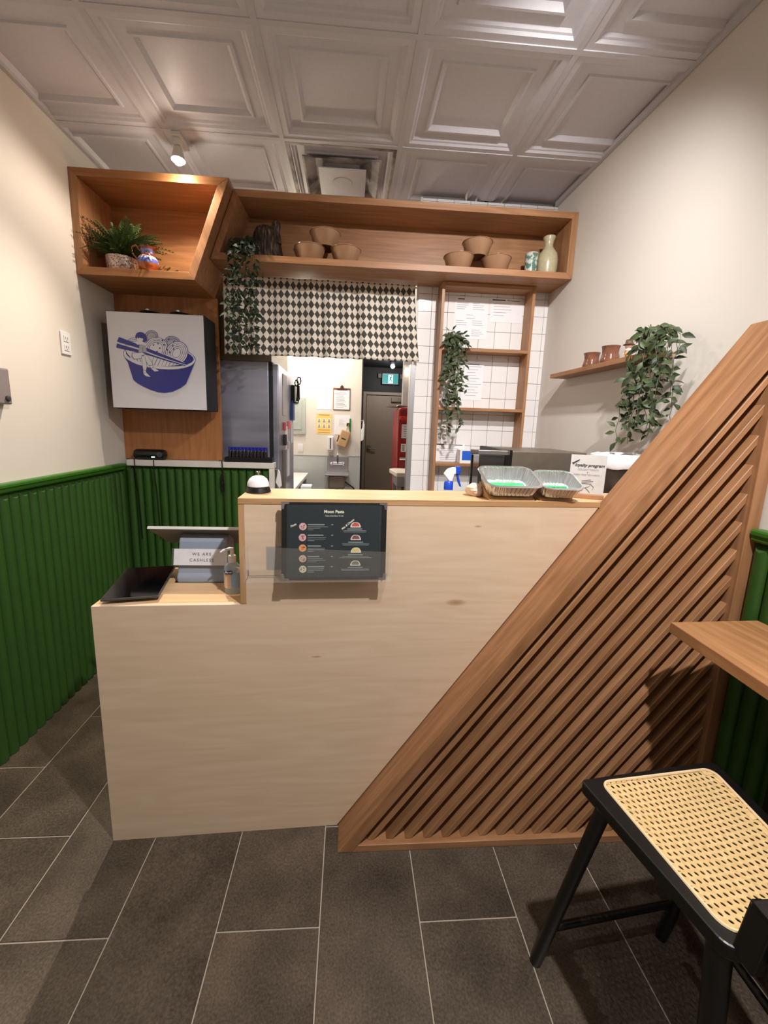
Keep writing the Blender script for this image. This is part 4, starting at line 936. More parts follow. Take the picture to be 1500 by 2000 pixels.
def shelf_ceramics():
    b = (1.103, 2.628, 2.4385)
    t = thing('patterned_cup', 'pale cup painted with green leaves next to the tall speckled vase', 'cup', b)
    m = NT('leaf_painted_glaze'); m.set(Roughness=.2)
    nz = m.n('ShaderNodeTexNoise', i_Scale=42.0, i_Detail=2.0); m.l(m.coords(), nz.inputs['Vector'])
    m.l(m.ramp(nz.outputs[0], [(.42, lin((96, 128, 116))), (.48, lin((140, 162, 152))), (.54, lin((208, 208, 196)))]), m.b.inputs['Base Color'])
    build(MB().lathe([(.030, 0), (.034, .004), (.039, .125), (.0385, .130), (.035, .130), (.033, .02)], b, 24), 'body', m.m, t, smooth=True)
    build(MB().lathe([(.0385, .130), (.0395, .133), (.0385, .136), (.035, .136)], b, 24, cap=False), 'rim', plain('cup_rim', (190, 182, 170), .3), t, smooth=True)
    b = (1.206, 2.628, 2.4385)
    g = plain('celadon_speckled', (186, 176, 142), .3, var=.10, scale=90)
    t = thing('vase', 'tall speckled celadon bottle vase at the right end of the long shelf', 'vase', b)
    build(MB().lathe([(.046, 0), (.052, .004), (.060, .05), (.061, .10), (.055, .135), (.038, .160), (.027, .175), (.025, .19), (.028, .21), (.037, .232), (.036, .236), (.030, .232), (.022, .20)], b, 32), 'body', g, t, smooth=True)
    # two brown cups and a figurine on the floating shelf
    gl = plain('brown_marbled_glaze', (118, 76, 58), .16, var=.22, scale=28)
    def cup(p, h, r, lab):
        t = thing('stoneware_cup', lab, 'cup', p, 'brown glazed cups on the floating shelf')
        build(MB().lathe([(r*.97, 0), (r*1.03, .004), (r*1.04, h*.12), (r*.93, h*.35), (r*.86, h*.6), (r*.9, h*.82), (r*1.0, h), (r*.95, h), (r*.82, h*.6), (r*.9, h*.1)], p, 28), 'body', gl, t, smooth=True)
    cup((1.268, 2.130, 1.8372), .072, .040, 'smaller brown glazed cup at the far end of the floating shelf')
    cup((1.268, 1.975, 1.8372), .078, .042, 'larger brown glazed cup next to the tiny hatted figurine')
    p = Vector((1.268, 1.845, 1.8372))
    t = thing('figurine', 'tiny figurine in a brown hat between the larger cup and the trailing plant', 'figurine', p)
    skin = plain('figurine_skin', (226, 190, 160), .4); hat = plain('figurine_hat', (96, 70, 56), .6); wh = plain('figurine_white', (236, 230, 226), .5)
    mb = MB().ball(p+Vector((0, 0, .022)), .014, 14, (1, 1, 1.0))
    mb.tube([p+Vector((-.003, -.006, .012)), p+Vector((-.003, -.006, 0))], .006, 8); mb.tube([p+Vector((-.003, .006, .012)), p+Vector((-.003, .006, 0))], .006, 8)
    build(mb, 'body', plain('figurine_orange', (224, 150, 90), .4), t, smooth=True)
    mb = MB().ball(p+Vector((0, 0, .038)), .013, 12, (1, 1, .7)); mb.tube([p+Vector((0, .012, .038)), p+Vector((-.004, .024, .026))], .0035, 6); mb.tube([p+Vector((0, -.012, .038)), p+Vector((-.004, -.024, .026))], .0035, 6)
    build(mb, 'shirt', wh, t, smooth=True)
    build(MB().ball(p+Vector((0, 0, .056)), .0155, 14), 'head', skin, t, smooth=True)
    build(MB().lathe([(.024, .060), (.025, .062), (.016, .066), (.015, .080), (.012, .084), (0, .084)], p, 16), 'hat', hat, t, smooth=True)
shelf_ceramics()

# ================================================================== SIGN, CURTAIN, LAMP
def bowl_sign():
    x0, x1, z0, z1, yf, yb = -1.398, -.853, 1.553, 2.096, 2.500, 2.700
    t = thing('light_box_sign', 'square light box sign with a blue noodle bowl, woman and chopsticks', 'sign', ((x0+x1)/2, 2.6, z0))
    bx('case', (x0, x1, yf+.006, yb, z0, z1), black_matte, t, .003)
    face = bx('face_panel', (x0+.004, x1-.004, yf, yf+.0055, z0+.004, z1-.004), sign_white, t, .001)
    mb = MB(); mats = [ink_blue, sign_white, plain('sign_grey', (150, 150, 158), .3)]
    for k, item in enumerate(ART.split(';')):
        mb.mi = 'bwg'.index(item[0])
        pts = [tuple(map(int, q.split(','))) for q in item[1:].split()]
        y = yf-.0004-.00005*k
        try: mb.poly([(x0+.004+u/545*(x1-x0-.008), y, z0+.004+v/535*(z1-z0-.008)) for u, v in pts])
        except ValueError: pass
    build(mb, 'bowl_emblem', mats, face)
    for u in (.36, .68):
        cx = x0+u*(x1-x0)
        build(MB().lathe([(.070, 0), (.072, .006), (.060, .024), (.020, .034), (0, .034)], (cx, 2.62, z1), 28), 'mounting_disc', black_plastic, t, smooth=True)
        build(MB().lathe([(.012, .034), (.012, .042), (0, .044)], (cx, 2.58, z1-.006), 14), 'mounting_bolt', steel, t)
    bx('wall_bracket', (x0+.1, x1-.1, yb, 2.770, z0+.2, z1-.1), black_matte, t, .002)
bowl_sign()

def curtain():
    t = thing('cafe_curtain', 'white and charcoal diamond cafe curtain over the kitchen opening', 'curtain', (-.2, 2.765, 1.926))
    n, m = 420, 26
    x0, x1 = -.812, .400
    mb = MB(); bm = mb.bm; uvl = bm.loops.layers.uv.new('UVMap')
    def off(s, f):
        a = .35+.65*f
        return (.0125*math.sin(s*46+1.4*math.sin(s*9))+.0055*math.sin(s*83+2)+.004*math.sin(s*19))*a
    V = []; U = []
    for i in range(n+1):
        s = (x1-x0)*i/n
        col = []
        for j in range(m+1):
            f = j/m; z = 2.398-f*(2.398-1.926)
            x = x0+s+(.048*(s/(x1-x0))**1.5-.006*(1-s/(x1-x0)))*f**1.3
            col.append(bm.verts.new((x, 2.752+off(s, f), z)))
        V.append(col)
    acc = 0; U = [0]
    for i in range(n):
        a, b = V[i][m//2].co, V[i+1][m//2].co
        acc += math.hypot(b.x-a.x, b.y-a.y); U.append(acc)
    for i in range(n):
        for j in range(m):
            f = bm.faces.new([V[i][j], V[i+1][j], V[i+1][j+1], V[i][j+1]])
            for l, (a, b) in zip(f.loops, ((i, j), (i+1, j), (i+1, j+1), (i, j+1))): l[uvl].uv = (U[a], -b/m*.4635+.4635+.012)
    o = build(mb, 'cloth', curtain_mat(), t, smooth=True)
    o.modifiers.new('t', 'SOLIDIFY').thickness = .0012
    build(MB().tube([(x0-.02, 2.775, 2.390), (x1+.03, 2.775, 2.390)], .005, 8), 'tension_rod', white_paint, t, smooth=True)
curtain()

def track_lamp():
    p = Vector((-.905, 2.375, ZC-.004))
    t = thing('track_lamp', 'lit white ceiling spotlight just in front of the box shelf', 'lamp', p)
    bx('track_adapter', (p.x-.022, p.x+.022, p.y-.03, p.y+.10, p.z-.020, p.z), white_paint, t, .003)
    bx('connector', (p.x-.016, p.x+.016, p.y-.02, p.y+.02, p.z-.055, p.z-.0205), white_paint, t, .003)
    M = Matrix.Translation((p.x, p.y, p.z-.058)) @ Matrix.Rotation(math.radians(-4), 4, 'X')
    mb = MB().lathe([(.012, 0), (.022, -.006), (.026, -.03), (.034, -.062), (.032, -.062), (.022, -.03)], (0, 0, 0), 24, M)
    build(mb, 'lamp_shade', white_paint, t, smooth=True)
    mb = MB().ball((0, 0, 0), .022, 14, (1, 1, .8)); 
    for v in mb.bm.verts: v.co = (M @ Matrix.Translation((0, 0, -.066))) @ v.co
    build(mb, 'bulb', bulb, t, smooth=True)
    return t
track_lamp()

# ================================================================== ON THE COUNTER
ZT = 1.2595; ZL = .8990
def bell():
    b = (-.314, 1.395, ZT)
    t = thing('service_bell', 'white domed call bell with black base on the left end of the counter top', 'bell', b)
    build(MB().lathe([(.041, 0), (.043, .003), (.038, .018), (.034, .020)], b, 32), 'base', black_plastic, t, smooth=True)
    build(MB().lathe([(.037, .021), (.0375, .024), (.036, .034), (.030, .046), (.020, .054), (.008, .058), (0, .0585)], b, 32), 'dome', plain('white_enamel', (232, 230, 236), .12), t, smooth=True)
    build(MB().lathe([(.004, .058), (.004, .066), (.007, .067), (.007, .071), (.004, .073), (0, .073)], b, 14), 'button', chrome, t, smooth=True)
bell()

def menu_rack():
    t = thing('menu_holder', 'clear acrylic brochure pocket screwed to the front of the counter', 'holder', tuple(cpt(.72, -.03, .996)))
    def loc(mb):
        for v in mb.bm.verts: v.co = MC @ v.co
        return mb
    u0, u1 = .496, .960
    g = .0025
    build(loc(MB().box(u0, u1, -.0045, -.0020, .998, 1.150)), 'back_plate', acrylic, t)
    build(loc(MB().prism([(u0, .998), (u1, .998), (u1+.004, 1.098), (u0-.006, 1.118)], -.062, -.0595)), 'front_plate', acrylic, t)
    build(loc(MB().box(u0, u1, -.0594, -.0046, .998, 1.0005)), 'bottom_plate', acrylic, t)
    build(loc(MB().box(u0, u0+g, -.0594, -.0046, 1.001, 1.105)), 'side_plate', acrylic, t)
    build(loc(MB().box(u1-g, u1, -.0594, -.0046, 1.001, 1.105)), 'side_plate', acrylic, t)
    build(loc(MB().box(.555, .62, -.0019, -.0001, 1.02, 1.10)), 'mount_pad', clear('frosted_pad', (225, 215, 205), .3), t)
    # the menu standing in it
    m = thing('menu', 'dark green cafe menu in a black silver-cornered cover standing in the acrylic pocket', 'menu', tuple(cpt(.775, -.045, 1.002)))
    W, Hh = .335, .252
    MM = MC @ Matrix.Translation((.609, -.052, 1.0025)) @ Matrix.Rotation(math.radians(-5), 4, 'X')
    def lm(mb):
        for v in mb.bm.verts: v.co = MM @ v.co
        return mb
    build(lm(MB().box(0, W, .0, .006, 0, Hh)), 'cover', black_matte, m, bevel=.001)
    pg = plain('menu_page', (14, 28, 30), .25, var=.05)
    page = build(lm(MB().box(.021, W-.024, -.0010, -.0001, .012, Hh-.010)), 'page', pg, m)
    build(lm(MB().box(.017, W-.018, -.0022, -.0018, .010, Hh-.008)), 'clear_cover', film, m)
    sv = plain('silver_corner', (200, 200, 206), .2, 1)
    for a, b_ in ((0, 0), (1, 0), (0, 1), (1, 1)):
        x_, z_ = (0 if not a else W), (0 if not b_ else Hh); sx, sz = (1 if not a else -1), (1 if not b_ else -1)
        P = [(x_-.001*sx, z_-.001*sz), (x_+.024*sx, z_-.001*sz), (x_+.024*sx, z_+.006*sz), (x_+.010*sx, z_+.007*sz), (x_+.007*sx, z_+.022*sz), (x_-.001*sx, z_+.022*sz)]
        build(lm(MB().prism(P, -.0024, .0068)), 'corner_guard', sv, m)
    k = W/1400
    def U(px): return (px-50)*k
    def Z(py): return (1075-py)*Hh/1000
    cream = plain('menu_cream', (232, 226, 205), .6); tx = plain('menu_text', (128, 138, 136), .6)
    def mt(s, px, py, size, mat, **kw):
        ob = text(s, size, None, mat, page, M=MM @ Matrix.Translation((U(px), -.0013, Z(py))) @ Matrix.Rotation(kw.pop('rot', 0), 4, 'Y') @ Matrix.Rotation(PI/2, 4, 'X'), **kw)
        return ob
    mt('Moon Pasta', 740, 192, .0135, cream, bold=.0004)
    mt('Tokyo Style Pasta To-Go', 740, 245, .0058, cream, shear=.3)
    mt('Mac & Cheese', 925, 352, .0085, cream, rot=math.radians(-40), shear=.2, bold=.0002)
    mt('Pasta', 205, 368, .0095, cream, rot=math.radians(-28), shear=.2, bold=.0002)
    mb = MB()
    rnd = random.Random(2)
    for (px, py) in ((393, 357), (393, 494), (393, 632), (393, 768), (393, 900)):
        hw = rnd.uniform(100, 230)
        mb.box(U(px), U(px+hw), -.00125, -.0011, Z(py+8), Z(py-8)); mb.box(U(705), U(730), -.00125, -.0011, Z(py+7), Z(py-7))
        for q in (28, 48, 68):
            w_ = rnd.uniform(160, 275)
            mb.box(U(px), U(px+w_*(1 if q < 60 else .45)), -.00125, -.0011, Z(py+q+3), Z(py+q-3))
    for (px, py) in ((1020, 412), (1035, 582), (1035, 746), (1035, 910)):
        mb.box(U(px-100), U(px+100), -.00125, -.0011, Z(py+6), Z(py-6))
        for q in (22, 38): 
            w_ = rnd.uniform(150, 225); mb.box(U(px-w_), U(px+w_), -.00125, -.0011, Z(py+q+3), Z(py+q-3))
    build(lm(mb), 'text_lines', tx, page)
    cols = [(216, 168, 168), (214, 160, 158), (222, 146, 84), (200, 166, 142), (208, 202, 172)]
    for (px, py), c in zip(((330, 383), (325, 523), (328, 658), (330, 795), (332, 932)), cols):
        mb = MB(); mb.mi = 0
        mb.poly([tuple(MM @ Vector((U(px)+.0118*math.cos(a)*(1+.03*math.sin(7*a)), -.0013, Z(py)+.0118*math.sin(a)*(1+.03*math.sin(7*a))))) for a in [PI*2*i/20 for i in range(20)]])
        mb.mi = 1
        for _ in range(7):
            ax, az, r = rnd.uniform(-.006, .006), rnd.uniform(-.006, .006), rnd.uniform(.0014, .003)
            mb.poly([tuple(MM @ Vector((U(px)+ax+r*math.cos(a), -.0014, Z(py)+az+r*math.sin(a)))) for a in [PI*2*i/7 for i in range(7)]])
        build(mb, 'dish_picture', [plain('dish_%d_%d' % c[:2], c, .6), plain('dish_dark_%d_%d' % c[:2], tuple(int(v*.62) for v in c), .6)], page)
    cols = [(196, 70, 60), (120, 62, 70), (206, 186, 110), (110, 104, 72)]
    for (px, py), c in zip(((1030, 362), (1035, 525), (1040, 690), (1035, 860)), cols):
        mb = MB(); mb.mi = 0
        P = [(-.0165, -.0075), (.0165, -.0075), (.0165, -.002), (.012, .006), (.006, .0095), (-.006, .0095), (-.012, .006), (-.0165, -.002)]
        mb.poly([tuple(MM @ Vector((U(px)+a, -.0013, Z(py)+b_))) for a, b_ in P])
        mb.mi = 1; mb.poly([tuple(MM @ Vector((U(px)+a*.74, -.0014, Z(py)+b_*.7+.001))) for a, b_ in P])
        build(mb, 'dish_picture', [plain('tray_pale', (214, 204, 186), .6), plain('macaroni_%d' % c[0], c, .6)], page)
menu_rack()

def foil_trays():
    def tray_parts(t, M, L, Wd, Hh, tape):
        # rounded-rectangle loaf tray with crimped walls
        def rr(l, w_, r, n=5, crimp=0, z=0):
            out = []
            for (cx, cy, a0) in ((l/2-r, w_/2-r, 0), (-l/2+r, w_/2-r, PI/2), (-l/2+r, -w_/2+r, PI), (l/2-r, -w_/2+r, 1.5*PI)):
                for k in range(n+1):
                    a = a0+PI/2*k/n; out.append([cx+r*math.cos(a), cy+r*math.sin(a)])
            # resample
            pts = []; m = len(out); tot = 0
            for k in range(m):
                a, b = out[k], out[(k+1) % m]; d = math.hypot(b[0]-a[0], b[1]-a[1]); s = max(1, int(d/.0035))
                for q in range(s): pts.append((a[0]+(b[0]-a[0])*q/s, a[1]+(b[1]-a[1])*q/s))
            return pts
        N = 144
        def ring(l, w_, r):
            P = rr(l, w_, r); out = []
            for k in range(N): out.append(P[int(k*len(P)/N)])
            return out
        mb = MB(); bm = mb.bm; R = []
        for (l, w_, r, z, cr) in ((L*.74, Wd*.68, .022, 0.0, 0), (L*.78, Wd*.72, .024, .003, .0016), (L*.91, Wd*.88, .03, Hh-.004, .0016), (L*.925, Wd*.90, .03, Hh, 0), (L, Wd, .035, Hh, 0), (L+.003, Wd+.003, .036, Hh-.003, 0)):
            P = ring(l, w_, r)
            R.append([bm.verts.new(M @ Vector((x*(1+cr*((k % 4) < 2)/.05), y*(1+cr*((k % 4) < 2)/.05), z))) for k, (x, y) in enumerate(P)])
        for A, B in zip(R, R[1:]):
            for k in range(N): mb.face([A[k], A[(k+1) % N], B[(k+1) % N], B[k]])
        mb.face(R[0])
        o = build(mb, 'pan', foil, t); s_ = o.modifiers.new('t', 'SOLIDIFY'); s_.thickness = .0008; s_.offset = -1
        gm = plain('green_tape', (60, 190, 110), .45)
        mb = MB().box(-L*.36, L*.36, Wd*.04, Wd*.24, .0016, .0024, M)
        build(mb, 'tape', gm, t)
        if tape: text('with sauce combo', .013, None, ink_dark, t, M=M @ Matrix.Translation((0, Wd*.14, .0030)), shear=.25)
    t = thing('foil_tray', 'larger aluminium foil tray tilted toward the front on the counter top, left of two', 'tray', (.562, 1.385, ZT))
    tray_parts(t, Matrix.Translation((.560, 1.372, ZT+.034)) @ Matrix.Rotation(math.radians(21), 4, 'X'), .198, .155, .050, False)
    t = thing('foil_tray', 'aluminium foil tray with green handwritten tape inside, right of two', 'tray', (.728, 1.40, ZT))
    tray_parts(t, Matrix.Translation((.733, 1.366, ZT+.030)) @ Matrix.Rotation(math.radians(-6), 4, 'Z') @ Matrix.Rotation(math.radians(20), 4, 'X'), .146, .145, .046, True)
    # kraft sleeves the trays lean on
    o = build(MB().prism([(1.312, 0), (1.44, 0), (1.43, .050), (1.38, .030), (1.325, .010)], .478, .640, 'x', Matrix.Translation((0, 0, ZT))), 'kraft_box', kraft, None, base=(.56, 1.38, ZT), bevel=.003)
    tag(o, 'brown cardboard box under the left foil tray', 'box')
    o = build(MB().prism([(1.325, 0), (1.45, 0), (1.44, .046), (1.39, .028), (1.335, .010)], .665, .785, 'x', Matrix.Translation((0, 0, ZT))), 'kraft_box', kraft, None, base=(.73, 1.38, ZT), bevel=.003)
    tag(o, 'brown cardboard box under the right foil tray', 'box')
    # crumpled napkin
    mb = MB().ball((0, 0, 0), .03, 16, (1.1, .9, .9)); rnd = random.Random(9)
    for v in mb.bm.verts:
        n_ = mnoise.noise(v.co*45)
        v.co *= 1+.35*n_; v.co.z = max(v.co.z*.9, -.022); v.co += Vector((.455, 1.40, ZT+.0222))
    o = build(mb, 'crumpled_napkin', plain('napkin', (218, 200, 184), .8), None, base=(.455, 1.40, ZT)); tag(o, 'crumpled beige paper napkin at the left of the foil trays', 'napkin')
foil_trays()

def loyalty():
    M = Matrix.Translation((.812, 1.418, ZT)) @ Matrix.Rotation(math.radians(-27), 4, 'Z')
    t = thing('loyalty_sign', 'white loyalty program card in a wooden base beside the slanted beam', 'sign', (.862, 1.391, ZT))
    build(MB().box(-.004, .118, -.010, .022, 0, .016, M), 'wooden_base', oak_x, t, bevel=.0015)
    card = build(MB().box(.0, .116, .004, .007, .0165, .158, M), 'card', plain('loyalty_card', (208, 204, 200), .4), t)
    k = .116/655
    def P(px, py): return (px-580)*k, .1575-(py-225)*k
    def tx(s, px, py, size, mat, **kw):
        u, v = P(px, py)
        text(s, size, None, mat, card, M=M @ Matrix.Translation((u, .0036, v)) @ Matrix.Rotation(PI/2, 4, 'X'), **kw)
    tx('loyalty program', 930, 435, .0150, ink_dark, shear=.3, bold=.0005)
    tx('COLLECT POINTS', 915, 525, .0085, ink_grey); tx('&', 910, 580, .008, ink_grey); tx('EARN FREE REWARDS :)', 915, 632, .0085, ink_grey)
    mb = MB()
    def line(pts, r=.0007):
        mb.tube([tuple(M @ Vector((P(*q)[0], .0032, P(*q)[1]))) for q in pts], r, 4)
    # a plain noodle bowl with chopsticks, running
    line([(735, 810), (790, 880), (880, 905), (960, 870), (1000, 810), (735, 810)]); line([(815, 760), (985, 725)]); line([(825, 790), (1030, 752)])
    line([(735, 810), (720, 850), (760, 890)]); line([(1000, 830), (1050, 870), (1030, 930)]); line([(870, 905), (840, 960), (780, 970), (805, 1000)]); line([(900, 900), (960, 955), (985, 990)])
    line([(610, 400), (660, 370), (740, 320)], .0012); line([(625, 415), (735, 335)], .0012); line([(612, 385), (640, 420)], .0014)
    build(mb, 'line_drawing', ink_dark, card)
loyalty()

def register():
    t = thing('point_of_sale_stand', 'grey tilted checkout screen on a block stand on the low counter', 'register', (-.54, 1.53, ZL))
    st = plain('stand_grey', (142, 150, 166), .45, var=.03)
    prof = [(1.452, 0), (1.452, .022), (1.462, .036), (1.488, .150), (1.500, .168), (1.520, .175), (1.575, .150), (1.60, .03), (1.60, 0)]
    build(MB().prism(prof, -.632, -.455, 'x', Matrix.Translation((0, 0, ZL))), 'stand', st, t, bevel=.006)
    build(MB().box(-.640, -.448, 1.455, 1.605, ZL-.0003, ZL+.003), 'foot', black_plastic, t)
    M = Matrix.Translation((-.735, 1.472, ZL+.212)) @ Matrix.Rotation(math.radians(-31), 4, 'X')
    scr = build(MB().box(0, .372, 0, .205, -.012, 0, M), 'screen', plain('screen_back', (104, 100, 98), .4), t, bevel=.005)
    build(MB().box(.002, .370, -.0015, .004, -.0115, -.0005, M), 'screen_edge', plain('silver_edge', (206, 204, 200), .3), scr, bevel=.001)
    # maker's mark: a square inside a rounded square
    def sqr(h, y): return [(x_*h, y_*h) for x_, y_ in ((-1, -1), (1, -1), (1, 1), (-1, 1))]
    mb = MB()
    for h0, h1 in ((.017, .012), (.006, .0)):
        A = sqr(h0, 0); B = sqr(h1, 0)
        if h1 == 0: mb.poly([tuple(M @ Vector((.196+a, .075+b, -.0126))) for a, b in A]); continue
        a_ = [mb.bm.verts.new(M @ Vector((.196+a, .075+b, -.0126))) for a, b in A]; b_ = [mb.bm.verts.new(M @ Vector((.196+a, .075+b, -.0126))) for a, b in B]
        for k in range(4): mb.face([a_[k], a_[(k+1) % 4], b_[(k+1) % 4], b_[k]])
    build(mb, 'square_emblem', ink_dark, scr)
    # no-cash card leaning on the stand
    al = math.atan2(.114, .026)
    MCd = Matrix.Translation((-.640, 1.4585, ZL+.070)) @ Matrix.Rotation(al-PI/2+.0, 4, 'X').inverted()
    c = thing('cashless_card', 'white card reading WE ARE CASHLESS leaning on the grey stand', 'sign', (-.545, 1.455, ZL+.068))
    Mk = Matrix.Translation((-.642, 1.4580, ZL+.068)) @ Matrix.Rotation(-(PI/2-al), 4, 'X')
    build(MB().box(-.008, .198, -.0020, -.0008, -.003, .062, Mk), 'clear_sleeve', acrylic, c)
    cd = build(MB().box(0, .194, -.0030, -.0021, 0, .060, Mk), 'card', plain('card_white', (218, 216, 220), .5), c)
    for s, v in (('WE ARE', .0405), ('CASHLESS', .0185)):
        text(s, .0155, None, ink_dark, cd, M=Mk @ Matrix.Translation((.101, -.0033, v)) @ Matrix.Rotation(PI/2, 4, 'X'), spacing=1.35)
register()

def tablet():
    M = Matrix.Translation((-.737, 1.412, ZL)) @ Matrix.Rotation(math.radians(11.5), 4, 'Z') @ Matrix.Rotation(math.radians(2.0), 4, 'X')
    t = thing('tablet', 'black tablet lying flat on the low end of the counter', 'tablet', (-.737, 1.412, ZL))
    mb = MB().box(-.086, .086, -.134, .134, .016, .025, M)
    build(mb, 'body', plain('tablet_grey', (96, 92, 90), .35, .6), t, bevel=.0035)
    build(MB().box(-.083, .083, -.131, .131, .0252, .0258, M), 'screen', black_gloss, t)
    build(MB().box(-.06, .06, -.09, .10, .0002, .0158, Matrix.Translation((-.737, 1.412, ZL+.003)) @ Matrix.Rotation(math.radians(11.5), 4, 'Z')), 'stand', black_plastic, t, bevel=.003)
tablet()

def sanitizer():
    b = Vector((-.404, 1.372, ZL))
    t = thing('sanitizer_bottle', 'clear hand sanitizer pump bottle beside the raised counter', 'bottle', b)
    def el(rx, ry, z, n=24): return [(b.x+rx*math.cos(2*PI*k/n), b.y+ry*math.sin(2*PI*k/n), b.z+z) for k in range(n)]
    mb = MB(); R = [[mb.bm.verts.new(p) for p in el(rx, ry, z)] for rx, ry, z in ((.026, .018, .0), (.029, .021, .004), (.029, .021, .085), (.027, .019, .098), (.018, .014, .108), (.012, .012, .113))]
    for A, B in zip(R, R[1:]):
        for k in range(24): mb.face([A[k], A[(k+1) % 24], B[(k+1) % 24], B[k]])
    mb.face(R[0][::-1]); mb.face(R[-1])
    build(mb, 'bottle', bottle_clear, t, smooth=True)
    mb = MB(); A = el(.0296, .0216, .022); B = el(.0296, .0216, .078)
    va = [mb.bm.verts.new(p) for p in A[13:24]]; vb = [mb.bm.verts.new(p) for p in B[13:24]]
    for k in range(10):
        mb.mi = 0 if k < 5 else 1
        mb.face([va[k], va[k+1], vb[k+1], vb[k]])
    build(mb, 'label', [plain('label_peach', (226, 196, 172), .4), plain('label_blue', (150, 186, 222), .4)], t)
    bx('logo_panel', (b.x-.021, b.x+.006, b.y-.0236, b.y-.0226, b.z+.075, b.z+.089), plain('logo_navy', (30, 30, 84), .4), t, .0008)
    text('Purell', .0095, (b.x-.0075, b.y-.0241, b.z+.082), white_plastic, t, shear=.15, bold=.0002)
    mb = MB().lathe([(.0135, .113), (.0135, .134), (.0125, .137), (.006, .139), (.0055, .160)], b, 16)
    mb.tube([b+Vector((.004, 0, .160)), b+Vector((-.006, -.004, .162)), b+Vector((-.026, -.010, .158)), b+Vector((-.036, -.012, .151))], [.0055, .0055, .004, .0025], 8)
    build(mb, 'pump', white_plastic, t, smooth=True)
sanitizer()

# ================================================================== LEDGE, FRIDGE, BEHIND THE COUNTER
ZLG = 1.2315
def ledge_things():
    b = Vector((-1.308, 2.725, ZLG))
    t = thing('wireless_speaker', 'black rounded wireless speaker on the left end of the white ledge', 'speaker', b)
    mb = MB().lathe([(.0, -.1), (.02, -.1), (.03, -.094), (.034, -.08), (.034, .08), (.03, .094), (.02, .1), (0, .1)], (0, 0, 0), 24, Matrix.Translation(b+Vector((0, 0, .0345))) @ Matrix.Rotation(PI/2, 4, 'Y'))
    build(mb, 'body', black_plastic, t, smooth=True)
    bx('status_light', (b.x+.020, b.x+.042, b.y-.0342, b.y-.0325, b.z+.018, b.z+.023), led, t, .0005)
    build(MB().lathe([(.018, 0), (.018, .002), (0, .003)], (0, 0, 0), 18, Matrix.Translation((b.x+.072, b.y-.0335, b.z+.036)) @ Matrix.Rotation(PI/2, 4, 'X')), 'button', plain('speaker_grey', (60, 60, 62), .4), t)
    for dx in (-.085, .035):
        x = b.x+dx
        build(MB().tube([(x, 2.700, ZLG+.012), (x, 2.686, ZLG+.004), (x+.002, 2.685, 1.15), (x+.004, 2.700, 1.0), (x+.01, 2.70, .7)], .0028, 6), 'cable', black_plastic, t)
    x = -.838
    pts = [(x-.02, 2.705, ZLG+.006), (x, 2.688, ZLG+.010), (x+.005, 2.682, 1.19), (x+.002, 2.684, 1.14)]
    mb = MB().tube(pts, .004, 6)
    for k in range(5):
        a = k*1.3
        mb.tube([(x+.002+.008*math.sin(a), 2.684+.004*math.cos(a), 1.15-.0), (x+.004+.012*math.sin(a+1), 2.680, 1.09), (x+.003+.008*math.sin(a+2), 2.684, 1.03)], .0035, 6)
    mb.tube([(x+.002, 2.684, 1.04), (x+.008, 2.688, .85), (x+.01, 2.69, .55)], .003, 6)
    o = build(mb, 'power_cord', black_plastic, None, base=(x, 2.684, .55)); tag(o, 'bundled black power cord hanging down the green reeded half wall', 'cord')
    tr = thing('bottle_tray', 'low black tray on the white ledge beside the fridge', 'tray', (-.67, 2.725, ZLG))
    mb = MB().box(-.822, -.512, 2.694, 2.762, ZLG, ZLG+.010); mb.box(-.822, -.512, 2.694, 2.698, ZLG+.010, ZLG+.032); mb.box(-.822, -.512, 2.758, 2.762, ZLG+.010, ZLG+.032)
    mb.box(-.822, -.818, 2.698, 2.758, ZLG+.010, ZLG+.032); mb.box(-.516, -.512, 2.698, 2.758, ZLG+.010, ZLG+.032)
    build(mb, 'tray_body', black_plastic, tr, bevel=.001)
    bc = plain('bottle_cap_blue', (24, 34, 150), .35); bd = plain('dark_bottle', (12, 10, 12), .2)
    src = None
    for k in range(11):
        p = (-.795+.0235*k, 2.728, ZLG+.0105)
        if src is None:
            src = thing('vial', 'narrow dark bottle with a blue cap in the row on the black tray', 'bottle', p, 'blue capped bottles on the black tray')
            build(MB().lathe([(.0095, 0), (.0116, .002), (.0116, .060), (.008, .068)], p, 12), 'body', bd, src, smooth=True)
            build(MB().lathe([(.0116, .068), (.0116, .086), (.009, .088), (0, .088)], p, 12), 'cap', bc, src, smooth=True)
        else: copy_tree(src, p)
ledge_things()

